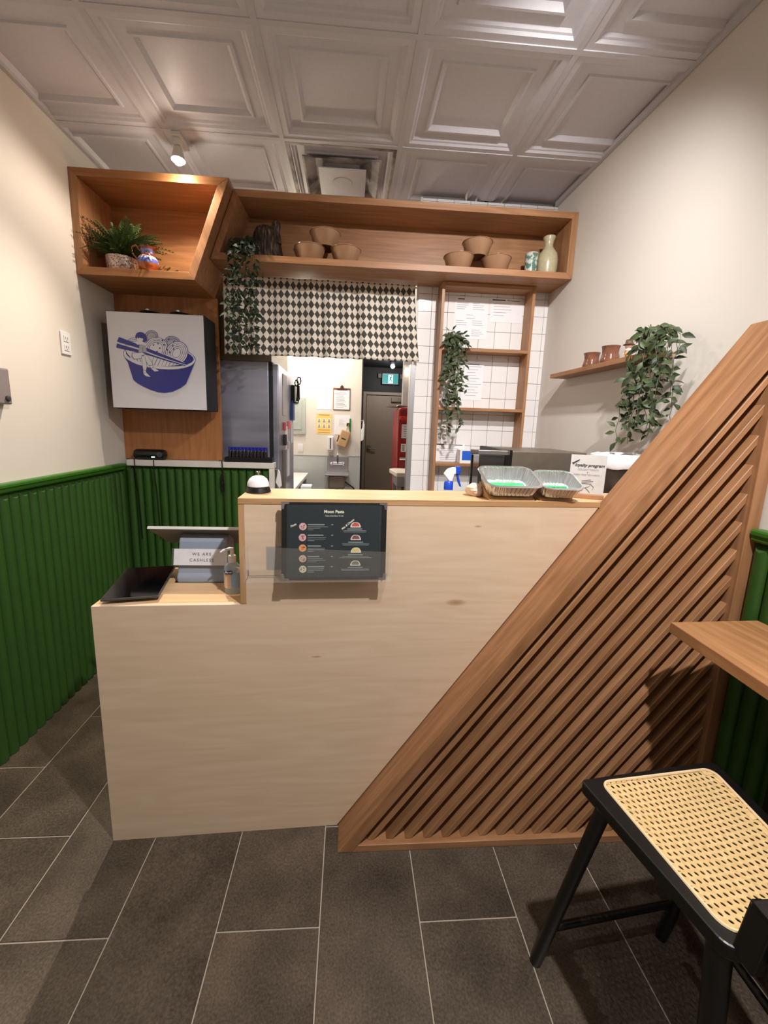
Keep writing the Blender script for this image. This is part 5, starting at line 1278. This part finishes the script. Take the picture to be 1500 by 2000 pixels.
def fridge():
    t = thing('fridge', 'tall stainless steel fridge standing behind the white ledge', 'fridge', (-.9, 3.25, 0))
    m = NT('fridge_steel_reflections'); m.set(Roughness=.30, Metallic=.55)
    nz = m.n('ShaderNodeTexNoise', i_Scale=1.0, i_Detail=3.0); m.l(m.mapped(m.coords(False), scale=(.5, .5, 5)), nz.inputs['Vector'])
    m.l(m.ramp(nz.outputs[0], [(.35, lin((136, 138, 152))), (.65, lin((182, 184, 202)))]), m.b.inputs['Base Color'])  # bluish bands of reflected room put into the steel's colour
    m.bump(nz.outputs[0], .10, .01)
    bx('body', (-1.38, -.566, 2.885, 3.62, .08, 1.905), m.m, t, .006)
    bx('grille_panel', (-1.38, -.545, 2.890, 3.62, 1.906, 2.44), steel_dark, t, .004)
    bx('gasket', (-.5655, -.540, 2.890, 3.615, .10, 1.900), black_matte, t)
    fd = bx('door', (-.5395, -.498, 2.882, 3.62, .10, 1.893), m.m, t, .008)
    bx('door_handle', (-.4975, -.480, 3.02, 3.06, .95, 1.30), steel_dark, fd, .003)
    for y in (2.95, 3.55): bx('foot', (-.62, -.56, y-.03, y+.03, 0, .079), black_matte, t)
    for y in (2.95, 3.55): bx('foot', (-1.35, -1.29, y-.03, y+.03, 0, .079), black_matte, t)
    xf = -.4972
    def stick(name, y, z, w_, h, c, label, cat='magnet', d=.004):
        o = bx(name, (xf, xf+d, y-w_/2, y+w_/2, z-h/2, z+h/2), plain('card_%d_%d_%d' % c, c, .5), None, .001, base=(xf, y, z)); tag(o, label, cat)
    stick('paper_note', 3.30, 1.21, .10, .28, (224, 222, 226), 'long white paper stuck low on the fridge door', 'paper')
    stick('fridge_magnet', 3.10, 1.47, .05, .06, (184, 60, 70), 'red square magnet on the near side of the fridge door', 'magnet', .012)
    stick('fridge_magnet', 3.34, 1.48, .06, .06, (226, 110, 104), 'pink round-edged magnet further along the fridge door', 'magnet', .012)
    stick('recipe_card', 3.20, 1.42, .10, .10, (232, 226, 230), 'white card under the red magnet on the fridge door', 'card')
    stick('magnetic_clip', 3.08, 1.37, .06, .08, (20, 20, 22), 'black clip magnet on the fridge door', 'clip', .02)
    stick('recipe_card', 3.22, 1.33, .12, .08, (218, 206, 208), 'lower white card beside the black clip on the fridge door', 'card')
    stick('colour_chart', 3.50, 1.44, .10, .22, (206, 208, 222), 'speckled paper at the far edge of the fridge door', 'paper')
    stick('blue_packet', 3.50, 1.60, .10, .16, (52, 86, 150), 'blue packet at the far edge of the fridge door', 'packet', .02)
    stick('white_note', 3.14, 1.70, .18, .30, (176, 170, 166), 'faded paper high on the fridge door', 'paper')
    k = thing('scissors_holder', 'black holder with scissors stuck high on the fridge door', 'holder', (xf, 3.52, 1.66))
    bx('holder_block', (xf, xf+.030, 3.47, 3.57, 1.66, 1.81), black_plastic, k, .004)
    def loop(cx, cz, rx, rz):
        return [(cx+rx*math.cos(a), 3.52, cz+rz*math.sin(a)) for a in [2*PI*i/16 for i in range(17)]]
    mb = MB().tube(loop(xf+.060, 1.85, .016, .030), .006, 6); mb.tube(loop(xf+.040, 1.83, .014, .024), .006, 6)
    mb.tube([(xf+.05, 3.52, 1.82), (xf+.045, 3.52, 1.68)], .010, 6); mb.tube([(xf+.06, 3.52, 1.81), (xf+.062, 3.52, 1.70), (xf+.052, 3.52, 1.665), (xf+.03, 3.52, 1.67)], .007, 6)
    build(mb, 'scissors', black_plastic, k, smooth=True)
    o = build(MB().prism([(-.03, 1.10), (-.012, 1.19), (.0, 1.17), (.010, 1.08), (-.005, 1.06)], 2.696, 2.712, 'y', Matrix.Translation((-.462, 0, 0))), 'hanging_cloth', plain('rag_white', (226, 220, 220), .8), None, base=(-.48, 2.70, 1.06), bevel=.003)
    tag(o, 'white rag hanging at the end post of the half wall', 'cloth')
    h = bx('rag_hook', (-.4998, -.480, 2.700, 2.708, 1.184, 1.190), steel, None, .001, base=(-.49, 2.70, 1.18)); tag(h, 'small steel hook on the white end post', 'hook')
fridge()

def back_counter():
    t = thing('work_counter', 'work counter along the back and right walls behind the service counter', 'counter', (.9, 2.3, 0))
    bx('worktop', (.47, 1.29, 1.85, 2.64, .92, .955), steel, t, .003)
    bx('worktop_side', (.99, 1.29, 1.52, 1.849, .92, .955), steel, t, .003)
    bx('cabinet_body', (.49, 1.28, 1.90, 2.63, .0, .919), white_paint, t, .003)
    bx('cabinet_side', (1.00, 1.28, 1.54, 1.899, .0, .919), white_paint, t, .003)
    # heated display with a glass front
    o = thing('countertop_oven', 'dark steel countertop oven with a glass door and grey handle behind the counter', 'oven', (.95, 2.1, .9555))
    bx('body', (.790, 1.165, 1.90, 2.28, .980, 1.397), steel_dark, o, .004)
    bx('front_frame', (.752, .789, 1.895, 2.285, .980, 1.402), black_plastic, o, .003)
    bx('glass_door', (.600, .751, 1.905, 1.911, 1.000, 1.372), smoke_glass, o)
    bx('door_edge', (.590, .5995, 1.900, 1.916, .990, 1.374), black_plastic, o, .002)
    hd = plain('handle_grey', (128, 122, 120), .35, .6)
    mb = MB().prism([(.574, 1.88), (.600, 1.835), (.735, 1.820), (.751, 1.835), (.751, 1.850), (.735, 1.838), (.608, 1.850), (.590, 1.886)], 1.380, 1.402, 'z')
    build(mb, 'handle', hd, o, bevel=.003)
    bx('handle_bracket', (.590, .751, 1.890, 1.9045, 1.376, 1.400), black_plastic, o, .002)
    for x_ in (.80, 1.14):
        for y_ in (1.93, 2.25): bx('foot', (x_-.012, x_+.012, y_-.012, y_+.012, .9555, .9795), black_plastic, o)
    # bin with a white liner
    b = Vector((1.165, 1.655, .9555))
    k = thing('lined_bucket', 'tall dark steel bucket with a white liner folded over its rim beside the beam', 'bucket', b)
    build(MB().lathe([(.092, 0), (.096, .004), (.112, .425), (.109, .425), (.094, .01)], b, 32), 'bucket', plain('dark_pail', (92, 84, 82), .35, .8), k, smooth=True)
    mb = MB().lathe([(.115, .398), (.118, .404), (.118, .446), (.113, .456), (.10, .450), (.096, .36)], b, 40, cap=False)
    for v in mb.bm.verts: v.co.z += .008*mnoise.noise(v.co*22)
    l_ = build(mb, 'liner', plain('liner_white', (236, 234, 238), .5), k, smooth=True)
    # spray bottle
    p = Vector((.492, 1.93, .9555))
    s = thing('spray_bottle', 'clear spray bottle with a blue and white trigger head', 'bottle', p)
    build(MB().lathe([(.040, 0), (.044, .006), (.044, .15), (.036, .20), (.024, .235), (.020, .243)], p, 20), 'bottle', bottle_clear, s, smooth=True)
    bl = plain('trigger_blue', (24, 72, 190), .35)
    build(MB().lathe([(.0225, .243), (.0225, .278), (.018, .284)], p, 16), 'collar', bl, s, smooth=True)
    mb = MB().prism([(-.028, .318), (.000, .284), (.016, .284), (.024, .318), (.046, .326), (.046, .352), (.018, .354), (-.010, .344)], -.012, .012, 'y', Matrix.Translation(p)); build(mb, 'spray_head', white_plastic, s, bevel=.004)
    mb = MB().prism([(.030, .322), (.052, .318), (.052, .358), (.028, .358)], -.013, .013, 'y', Matrix.Translation(p)); mb.prism([(.052, .328), (.058, .330), (.052, .346)], -.006, .006, 'y', Matrix.Translation(p))
    mb.prism([(.034, .322), (.044, .322), (.056, .280), (.064, .256), (.056, .258), (.044, .282)], -.006, .006, 'y', Matrix.Translation(p))
    build(mb, 'nozzle_and_trigger', bl, s, bevel=.002)
    # box on the lowest ladder board
    q = Vector((.79, 2.72, 1.2625))
    c = thing('small_carton', 'small blue and white carton on the lowest ladder shelf board', 'box', q)
    bx('carton', (.748, .838, 2.672, 2.758, 1.2625, 1.352), white_plastic, c, .001)
    bx('blue_panel', (.762, .837, 2.6705, 2.6718, 1.285, 1.347), plain('carton_blue', (40, 96, 200), .4), c, 0)
back_counter()

def papers():
    def sheet(name, lab, x0, x1, z0, z1, y, lines, mat=white_paper, cat='paper', heads=(), skew=0, tint=ink_grey):
        t = thing(name, lab, cat, ((x0+x1)/2, y, z0))
        sh = build(MB().prism([(x0+skew, z0), (x1+skew, z0), (x1, z1), (x0, z1)], y-.0006, y-.0001), 'sheet', mat, t)
        mb = MB(); mb2 = MB(); n2 = 0
        for (a, b, c, h) in lines:
            mb.box(x0+a*(x1-x0)+skew*(1-c), x0+b*(x1-x0)+skew*(1-c), y-.0011, y-.0008, z0+c*(z1-z0)-h/2, z0+c*(z1-z0)+h/2)
        build(mb, 'printed_lines', tint, sh)
        if heads:
            for (a, b, c, h) in heads: mb2.box(x0+a*(x1-x0), x0+b*(x1-x0), y-.0011, y-.0008, z0+c*(z1-z0)-h/2, z0+c*(z1-z0)+h/2)
            build(mb2, 'printed_heading', ink_dark, sh)
        return t
    rnd = random.Random(6)
    def para(n, top, bot, x0=.1, x1=.9, h=.0022):
        out = []
        for k in range(n):
            c = top+(bot-top)*k/(n-1); out.append((x0, x0+(x1-x0)*rnd.uniform(.5, 1), c, h))
        return out
    Y = YB-.0008
    two = para(4, .86, .72, .06, .44)+para(4, .86, .72, .54, .94)+para(2, .58, .50, .36, .66)+para(3, .44, .34, .06, .42)+para(3, .44, .34, .54, .94)+para(4, .22, .08, .54, .94)
    sheet('posted_sheet', 'white printed sheet taped at the top left inside the ladder shelf', .678, .904, 2.092, 2.352, Y, two, heads=((.08, .28, .955, .006),))
    sheet('posted_sheet', 'white printed sheet taped at the top right inside the ladder shelf', .918, 1.140, 2.205, 2.352, Y, para(5, .80, .30, .1, .7), heads=((.05, .45, .95, .007), (.5, .9, .94, .003)))
    sheet('posted_sheet', 'white printed sheet half hidden by the ladder shelf plant', .742, .905, 1.690, 1.958, Y, para(12, .90, .12, .3, .95), heads=((.3, .8, .88, .003),), skew=-.004)
    sheet('posted_sheet', 'small white printed sheet low on the tiles above the lowest ladder board', .606, .808, 1.266, 1.388, Y, para(7, .72, .10, .15, .8), heads=((0, .28, .95, .007), (.3, .6, .95, .002), (.65, .92, .93, .006)))
    K = 4.984
    sheet('notice_sheet', 'plain white notice left of the clipboard on the kitchen wall', -.407, -.228, 1.668, 1.952, 4.998, para(5, .62, .45, .35, .85, .004))
    c = thing('clipboard', 'brown clipboard with a white page hanging on the kitchen wall', 'clipboard', (-.105, 4.995, 1.668))
    bx('board', (-.210, -.004, 4.992, 4.998, 1.668, 1.930), plain('clipboard_brown', (112, 70, 54), .5), c, .002)
    pgk = bx('page', (-.202, -.012, 4.9905, 4.9915, 1.676, 1.905), white_paper, c, 0)
    mb = MB()
    for k in range(12): mb.box(-.18, -.18+rnd.uniform(.09, .14), 4.9898, 4.9902, 1.70+.016*k, 1.705+.016*k)
    build(mb, 'printed_lines', ink_grey, pgk)
    mb = MB().box(-.165, -.045, 4.985, 4.9918, 1.905, 1.925); mb.prism([(-.13, 1.925), (-.08, 1.925), (-.09, 1.955), (-.105, 1.965), (-.12, 1.955)], 4.983, 4.9918)
    build(mb, 'clip', plain('clip_brown', (90, 60, 48), .4, .5), c, bevel=.002)
    ye = plain('poster_yellow', (244, 206, 120), .6)
    t = sheet('hand_washing_poster', 'yellow hand washing poster with six small pictures on the kitchen wall', -.411, -.224, 1.374, 1.618, 4.998, [(.15, .85, .94, .012), (.2, .8, .32, .008), (.12, .88, .22, .004), (.12, .88, .17, .004), (.1, .9, .07, .008)], ye, 'poster', tint=plain('poster_ochre', (186, 136, 50), .6))
    for i in range(3):
        for j in range(2):
            u, v = -.405+.060*i, 1.535-.065*j
            mb = MB(); mb.mi = 0; mb.box(u+.002, u+.055, 4.9966, 4.9970, v-.03, v+.03); mb.mi = 1; mb.ball((u+.028, 4.9964, v+.008), .010, 8, (1, .03, 1)); mb.box(u+.014, u+.042, 4.9961, 4.9965, v-.02, v-.004)
            build(mb, 'picture_cell', [plain('poster_cell', (246, 226, 176), .6), ink_grey], t)
    sheet('notice_sheet', 'white notice behind the hanging paper bag on the kitchen wall', -.193, .002, 1.369, 1.612, 4.998, para(6, .75, .45, .3, .75, .004), tint=plain('print_pale', (196, 196, 204), .8))
papers()

def kitchen_things():
    t = thing('electrical_panel', 'grey green electrical panel door on the kitchen wall', 'panel', (-.66, 4.98, 1.365))
    gp = plain('panel_green', (178, 184, 176), .5)
    bx('frame', (-.78, -.538, 4.975, 4.9985, 1.365, 1.80), gp, t, .003); bx('panel_door', (-.765, -.585, 4.969, 4.9745, 1.42, 1.77), gp, t, .003)
    bx('rating_plate', (-.682, -.634, 4.9675, 4.9685, 1.715, 1.742), plain('plate_dark', (96, 104, 92), .5), t, 0)
    t = thing('wall_switch', 'white double switch plate low on the kitchen wall', 'switch', (-.603, 4.995, 1.15))
    bx('plate', (-.636, -.570, 4.992, 4.9985, 1.150, 1.246), white_plastic, t, .002); bx('rocker', (-.628, -.606, 4.988, 4.9915, 1.172, 1.225), white_plastic, t, .001); bx('rocker', (-.600, -.578, 4.988, 4.9915, 1.172, 1.225), white_plastic, t, .001)
    t = thing('soap_dispenser', 'white wall soap dispenser above the steel hand sink', 'dispenser', (-.233, 4.95, 1.165))
    bx('body', (-.270, -.196, 4.90, 4.998, 1.180, 1.350), white_plastic, t, .012); bx('level_window', (-.240, -.226, 4.8985, 4.8995, 1.20, 1.33), plain('window_grey', (70, 66, 64), .3), t, 0)
    bx('push_bar', (-.258, -.208, 4.905, 4.96, 1.160, 1.179), plain('push_grey', (170, 166, 170), .4), t, .004)
    t = thing('paper_bag', 'brown paper coffee bag hanging from a green clip on the kitchen wall', 'bag', (-.07, 4.94, 1.23))
    M = Matrix.Translation((-.072, 4.955, 1.325)) @ Matrix.Rotation(math.radians(18), 4, 'Y')
    build(MB().box(-.058, .058, -.034, .034, -.10, .10, M), 'bag', plain('bag_kraft', (196, 158, 112), .7), t, bevel=.012)
    build(MB().box(-.075, -.059, -.02, .02, -.06, .02, M), 'side_flap', plain('flap_brown', (110, 80, 54), .7), t, bevel=.003)
    build(MB().box(-.030, .026, -.0352, -.0345, -.01, .006, M), 'printed_mark', ink_dark, t)
    build(MB().tube([(-.045, 4.955, 1.42), (-.012, 4.975, 1.50)], .004, 6), 'string', kraft, t)
    t = thing('green_clip', 'green hook strip holding the paper bag', 'hook', (-.0, 4.99, 1.42))
    bx('strip', (-.008, .012, 4.985, 4.998, 1.40, 1.57), plain('clip_green', (46, 116, 50), .4), t, .002); bx('clip', (-.042, -.006, 4.972, 4.9845, 1.475, 1.515), plain('clip_dark_green', (24, 52, 28), .4), t, .003)
    # hand sink
    t = thing('hand_sink', 'stainless wall hand sink with faucet in the kitchen', 'sink', (-.145, 4.82, .72))
    bx('backsplash', (-.278, -.012, 4.970, 4.984, .905, 1.105), steel, t, .004)
    mb = MB(); 
    mb.box(-.285, -.005, 4.68, 4.969, .895, .915)
    build(mb, 'rim', steel, t, bevel=.006)
    bx('basin', (-.245, -.048, 4.71, 4.955, .735, .894), steel_dark, t, .02)
    mb = MB().tube([(-.143, 4.968, 1.02), (-.143, 4.93, 1.02), (-.143, 4.91, 1.10), (-.143, 4.88, 1.165), (-.143, 4.85, 1.14)], .010, 8)
    for s in (-1, 1): mb.tube([(-.143, 4.945, 1.018), (-.143+.075*s, 4.945, 1.016)], .014, 8); mb.ball((-.143+.075*s, 4.94, 1.016), .022, 10)
    build(mb, 'faucet', chrome, t, smooth=True)
    mb = MB().tube([(-.146, 4.85, .735), (-.146, 4.86, .60), (-.12, 4.90, .50), (-.12, 4.98, .46)], .022, 10); mb.tube([(-.05, 4.90, .80), (.06, 4.93, .72), (.06, 4.97, .5)], .010, 8); mb.tube([(-.10, 4.9, .78), (-.06, 4.92, .62), (-.06, 4.97, .5)], .010, 8)
    build(mb, 'drain_pipe', black_plastic, t, smooth=True)
    # prep table and carton
    t = thing('prep_table', 'white topped prep table along the left of the kitchen', 'table', (-.95, 4.3, 0))
    bx('table_top', (-1.40, -.498, 3.70, 4.92, .865, .900), plain('top_white', (236, 234, 232), .3), t, .003)
    for x_, y_ in ((-1.36, 3.75), (-.54, 3.75), (-1.36, 4.87), (-.54, 4.87)): bx('leg', (x_-.02, x_+.02, y_-.02, y_+.02, 0, .864), steel, t, .002)
    bx('lower_shelf', (-1.34, -.562, 3.79, 4.83, .25, .27), steel, t, .002)
    t = thing('white_carton', 'white carton on a stool in front of the prep table', 'box', (-.38, 3.6, .70))
    bx('carton', (-.428, -.334, 3.55, 3.66, .70, .945), white_plastic, t, .003); bx('flap', (-.425, -.337, 3.60, 3.655, .9455, .950), white_paper, t, 0)
    t = thing('step_stool', 'grey stool carrying the white carton', 'stool', (-.38, 3.6, 0))
    bx('seat', (-.46, -.30, 3.50, 3.70, .66, .699), steel_dark, t, .004)
    for x_ in (-.44, -.32):
        for y_ in (3.52, 3.68): bx('leg', (x_-.012, x_+.012, y_-.012, y_+.012, 0, .659), steel_dark, t, .002)
    # exit sign and emergency heads
    t = thing('exit_sign', 'green running figure exit sign above the hall door', 'sign', (.63, 6.62, 2.16))
    bx('housing', (.500, .762, 6.60, 6.66, 2.155, 2.322), plain('exit_frame', (130, 150, 160), .4), t, .004)
    bx('face', (.512, .750, 6.597, 6.5995, 2.168, 2.302), exit_green, t, 0)
    bx('door_pictogram', (.598, .672, 6.5945, 6.5965, 2.170, 2.300), exit_light, t, 0)
    mb = MB(); y_ = 6.593
    def seg(pts, r): mb.tube([(a, y_, b) for a, b in pts], r, 6)
    mb.ball((.648, y_, 2.284), .010, 8, (1, .2, 1)); seg([(.640, 2.270), (.634, 2.232)], .010); seg([(.634, 2.232), (.655, 2.212), (.652, 2.182)], .006); seg([(.632, 2.232), (.618, 2.205), (.602, 2.200)], .006); seg([(.642, 2.268), (.660, 2.250), (.668, 2.256)], .004); seg([(.640, 2.268), (.618, 2.262), (.612, 2.244)], .004)
    build(mb, 'running_figure', plain('exit_dark', (8, 70, 84), .5), t)
    for a, l_ in ((.432, 'left'), (.790, 'right')):
        o = bx('emergency_lamp', (a, a+.062, 6.64, 6.698, 2.250, 2.325), plain('lamp_grey', (90, 88, 86), .5), None, .008, base=(a, 6.67, 2.25)); tag(o, 'small grey emergency lamp head %s of the exit sign' % l_, 'lamp')
    t = thing('hall_lamp', 'bright round lamp on the hall ceiling in front of the exit sign', 'lamp', (.600, 5.98, 2.418))
    build(MB().lathe([(.045, 0), (.045, -.03), (.03, -.05)], (.600, 5.98, 2.418), 20), 'base', black_matte, t, smooth=True)
    build(MB().ball((.600, 5.98, 2.345), .030, 14), 'bulb', emit('hall_bulb', (255, 240, 225), 14), t, smooth=True)
    # red cabinet, dough cart
    t = thing('red_cabinet', 'tall glossy red metal cabinet with white notices at the hall entrance', 'cabinet', (.70, 3.75, 0))
    bx('body', (.418, .98, 3.525, 3.95, .0, 1.66), red_paint, t, .03, seg=4); bx('top_rim', (.430, .97, 3.515, 3.54, 1.55, 1.585), plain('rim_red', (214, 50, 50), .2), t, .008)
    bx('notice', (.452, .62, 3.522, 3.5245, 1.395, 1.515), white_paper, t, 0); bx('notice', (.452, .62, 3.522, 3.5245, 1.275, 1.345), white_paper, t, 0)
    mb = MB()
    for k in range(5): mb.box(.470, .60, 3.5212, 3.5218, 1.41+.02*k, 1.416+.02*k)
    for k in range(4):
        for j in range(3): mb.box(.462+.035*k, .484+.035*k, 3.5212, 3.5218, 1.285+.019*j, 1.297+.019*j)
    build(mb, 'printed_lines', ink_grey, t)
    build(MB().tube([(.44, 3.50, 1.215), (.60, 3.50, 1.215)], .014, 10), 'door_handle', chrome, t, smooth=True)
    o = build(MB().prism([(.355, 1.665), (.40, 1.662), (.43, 1.685), (.52, 1.675), (.52, 1.664)], 3.60, 3.75), 'folded_cloth', plain('cloth_pale', (196, 180, 170), .8), None, base=(.44, 3.68, 1.662), bevel=.003); tag(o, 'pale cloth lying over the top of the red cabinet', 'cloth')
    t = thing('dough_cart', 'steel cart with a white tray top in front of the red cabinet', 'cart', (.55, 3.28, 0))
    build(MB().prism([(.345, 3.42), (.372, 3.12), (.80, 3.12), (.80, 3.46), (.39, 3.46)], 1.10, 1.135, 'z'), 'tray_top', plain('flour_top', (238, 226, 208), .5), t, bevel=.006)
    bx('steel_apron', (.378, .80, 3.125, 3.45, 1.02, 1.099), steel, t, .004)
    for x_, y_ in ((.40, 3.15), (.78, 3.15), (.40, 3.43), (.78, 3.43)): bx('leg', (x_-.018, x_+.018, y_-.018, y_+.018, 0, 1.019), steel, t, .002)
    gc = plain('crate_green', (110, 132, 108), .5)
    bx('shelf', (.419, .761, 3.169, 3.411, .78, .80), steel, t, .002)
    o = bx('plastic_crate', (.425, .60, 3.18, 3.40, .8005, .97), gc, None, .006, base=(.51, 3.29, .80)); tag(o, 'green plastic crate on the shelf of the dough cart', 'crate')
    # towel at the hall corner
    o = build(MB().prism([(.136, 1.30), (.170, 1.32), (.178, 1.50), (.160, 1.56), (.152, 1.46), (.137, 1.44)], 4.93, 4.98), 'hand_towel', white_paper, None, base=(.15, 4.95, 1.30), bevel=.004); tag(o, 'white towel hanging at the corner of the kitchen wall', 'towel')
    o = bx('towel_hook', (.1345, .165, 4.9805, 4.9855, 1.545, 1.556), steel, None, .001, base=(.15, 4.98, 1.545)); tag(o, 'steel hook holding the white towel at the wall corner', 'hook')
    # glowing bar added for a ceiling light's reflection, under the curtain's right end
    t = thing('reflection_bar', 'short glowing bar added for a reflected ceiling light on the grey hall wall', 'lamp', (.62, 4.47, 2.10))
    bx('reflection_backing', (.578, .70, 4.44, 4.499, 2.105, 2.150), white_paint, t, .004); bx('tube', (.580, .69, 4.43, 4.465, 2.085, 2.104), emit('reflection_glow', (255, 245, 230), 12), t, .004)
kitchen_things()

def wall_bits():
    t = thing('wall_outlet', 'white duplex outlet on the left wall above the green wainscot', 'outlet', (X0, 2.285, 1.815))
    cp = bx('cover_plate', (X0+.0005, X0+.007, 2.249, 2.322, 1.815, 1.928), white_plastic, t, .002)
    for z in (1.850, 1.895):
        mb = MB(); mb.mi = 0; mb.box(X0+.0071, X0+.0095, 2.268, 2.303, z-.015, z+.015); mb.mi = 1
        for y in (2.278, 2.293): mb.box(X0+.0096, X0+.0099, y-.0016, y+.0016, z-.003, z+.009)
        mb.box(X0+.0096, X0+.0099, 2.283, 2.288, z-.012, z-.007)
        build(mb, 'socket', [white_plastic, ink_dark], cp)
    t = thing('wall_control_box', 'grey wall box cut off by the left edge of the photo', 'control', (X0, 1.78, 1.538))
    bx('case', (X0+.0005, X0+.035, 1.70, 1.864, 1.540, 1.690), plain('control_grey', (136, 126, 126), .5), t, .006)
    build(MB().lathe([(.012, 0), (.012, .006), (.008, .009)], (0, 0, 0), 14, Matrix.Translation((X0+.035, 1.84, 1.565)) @ Matrix.Rotation(PI/2, 4, 'Y')), 'knob', ink_dark, t)
wall_bits()
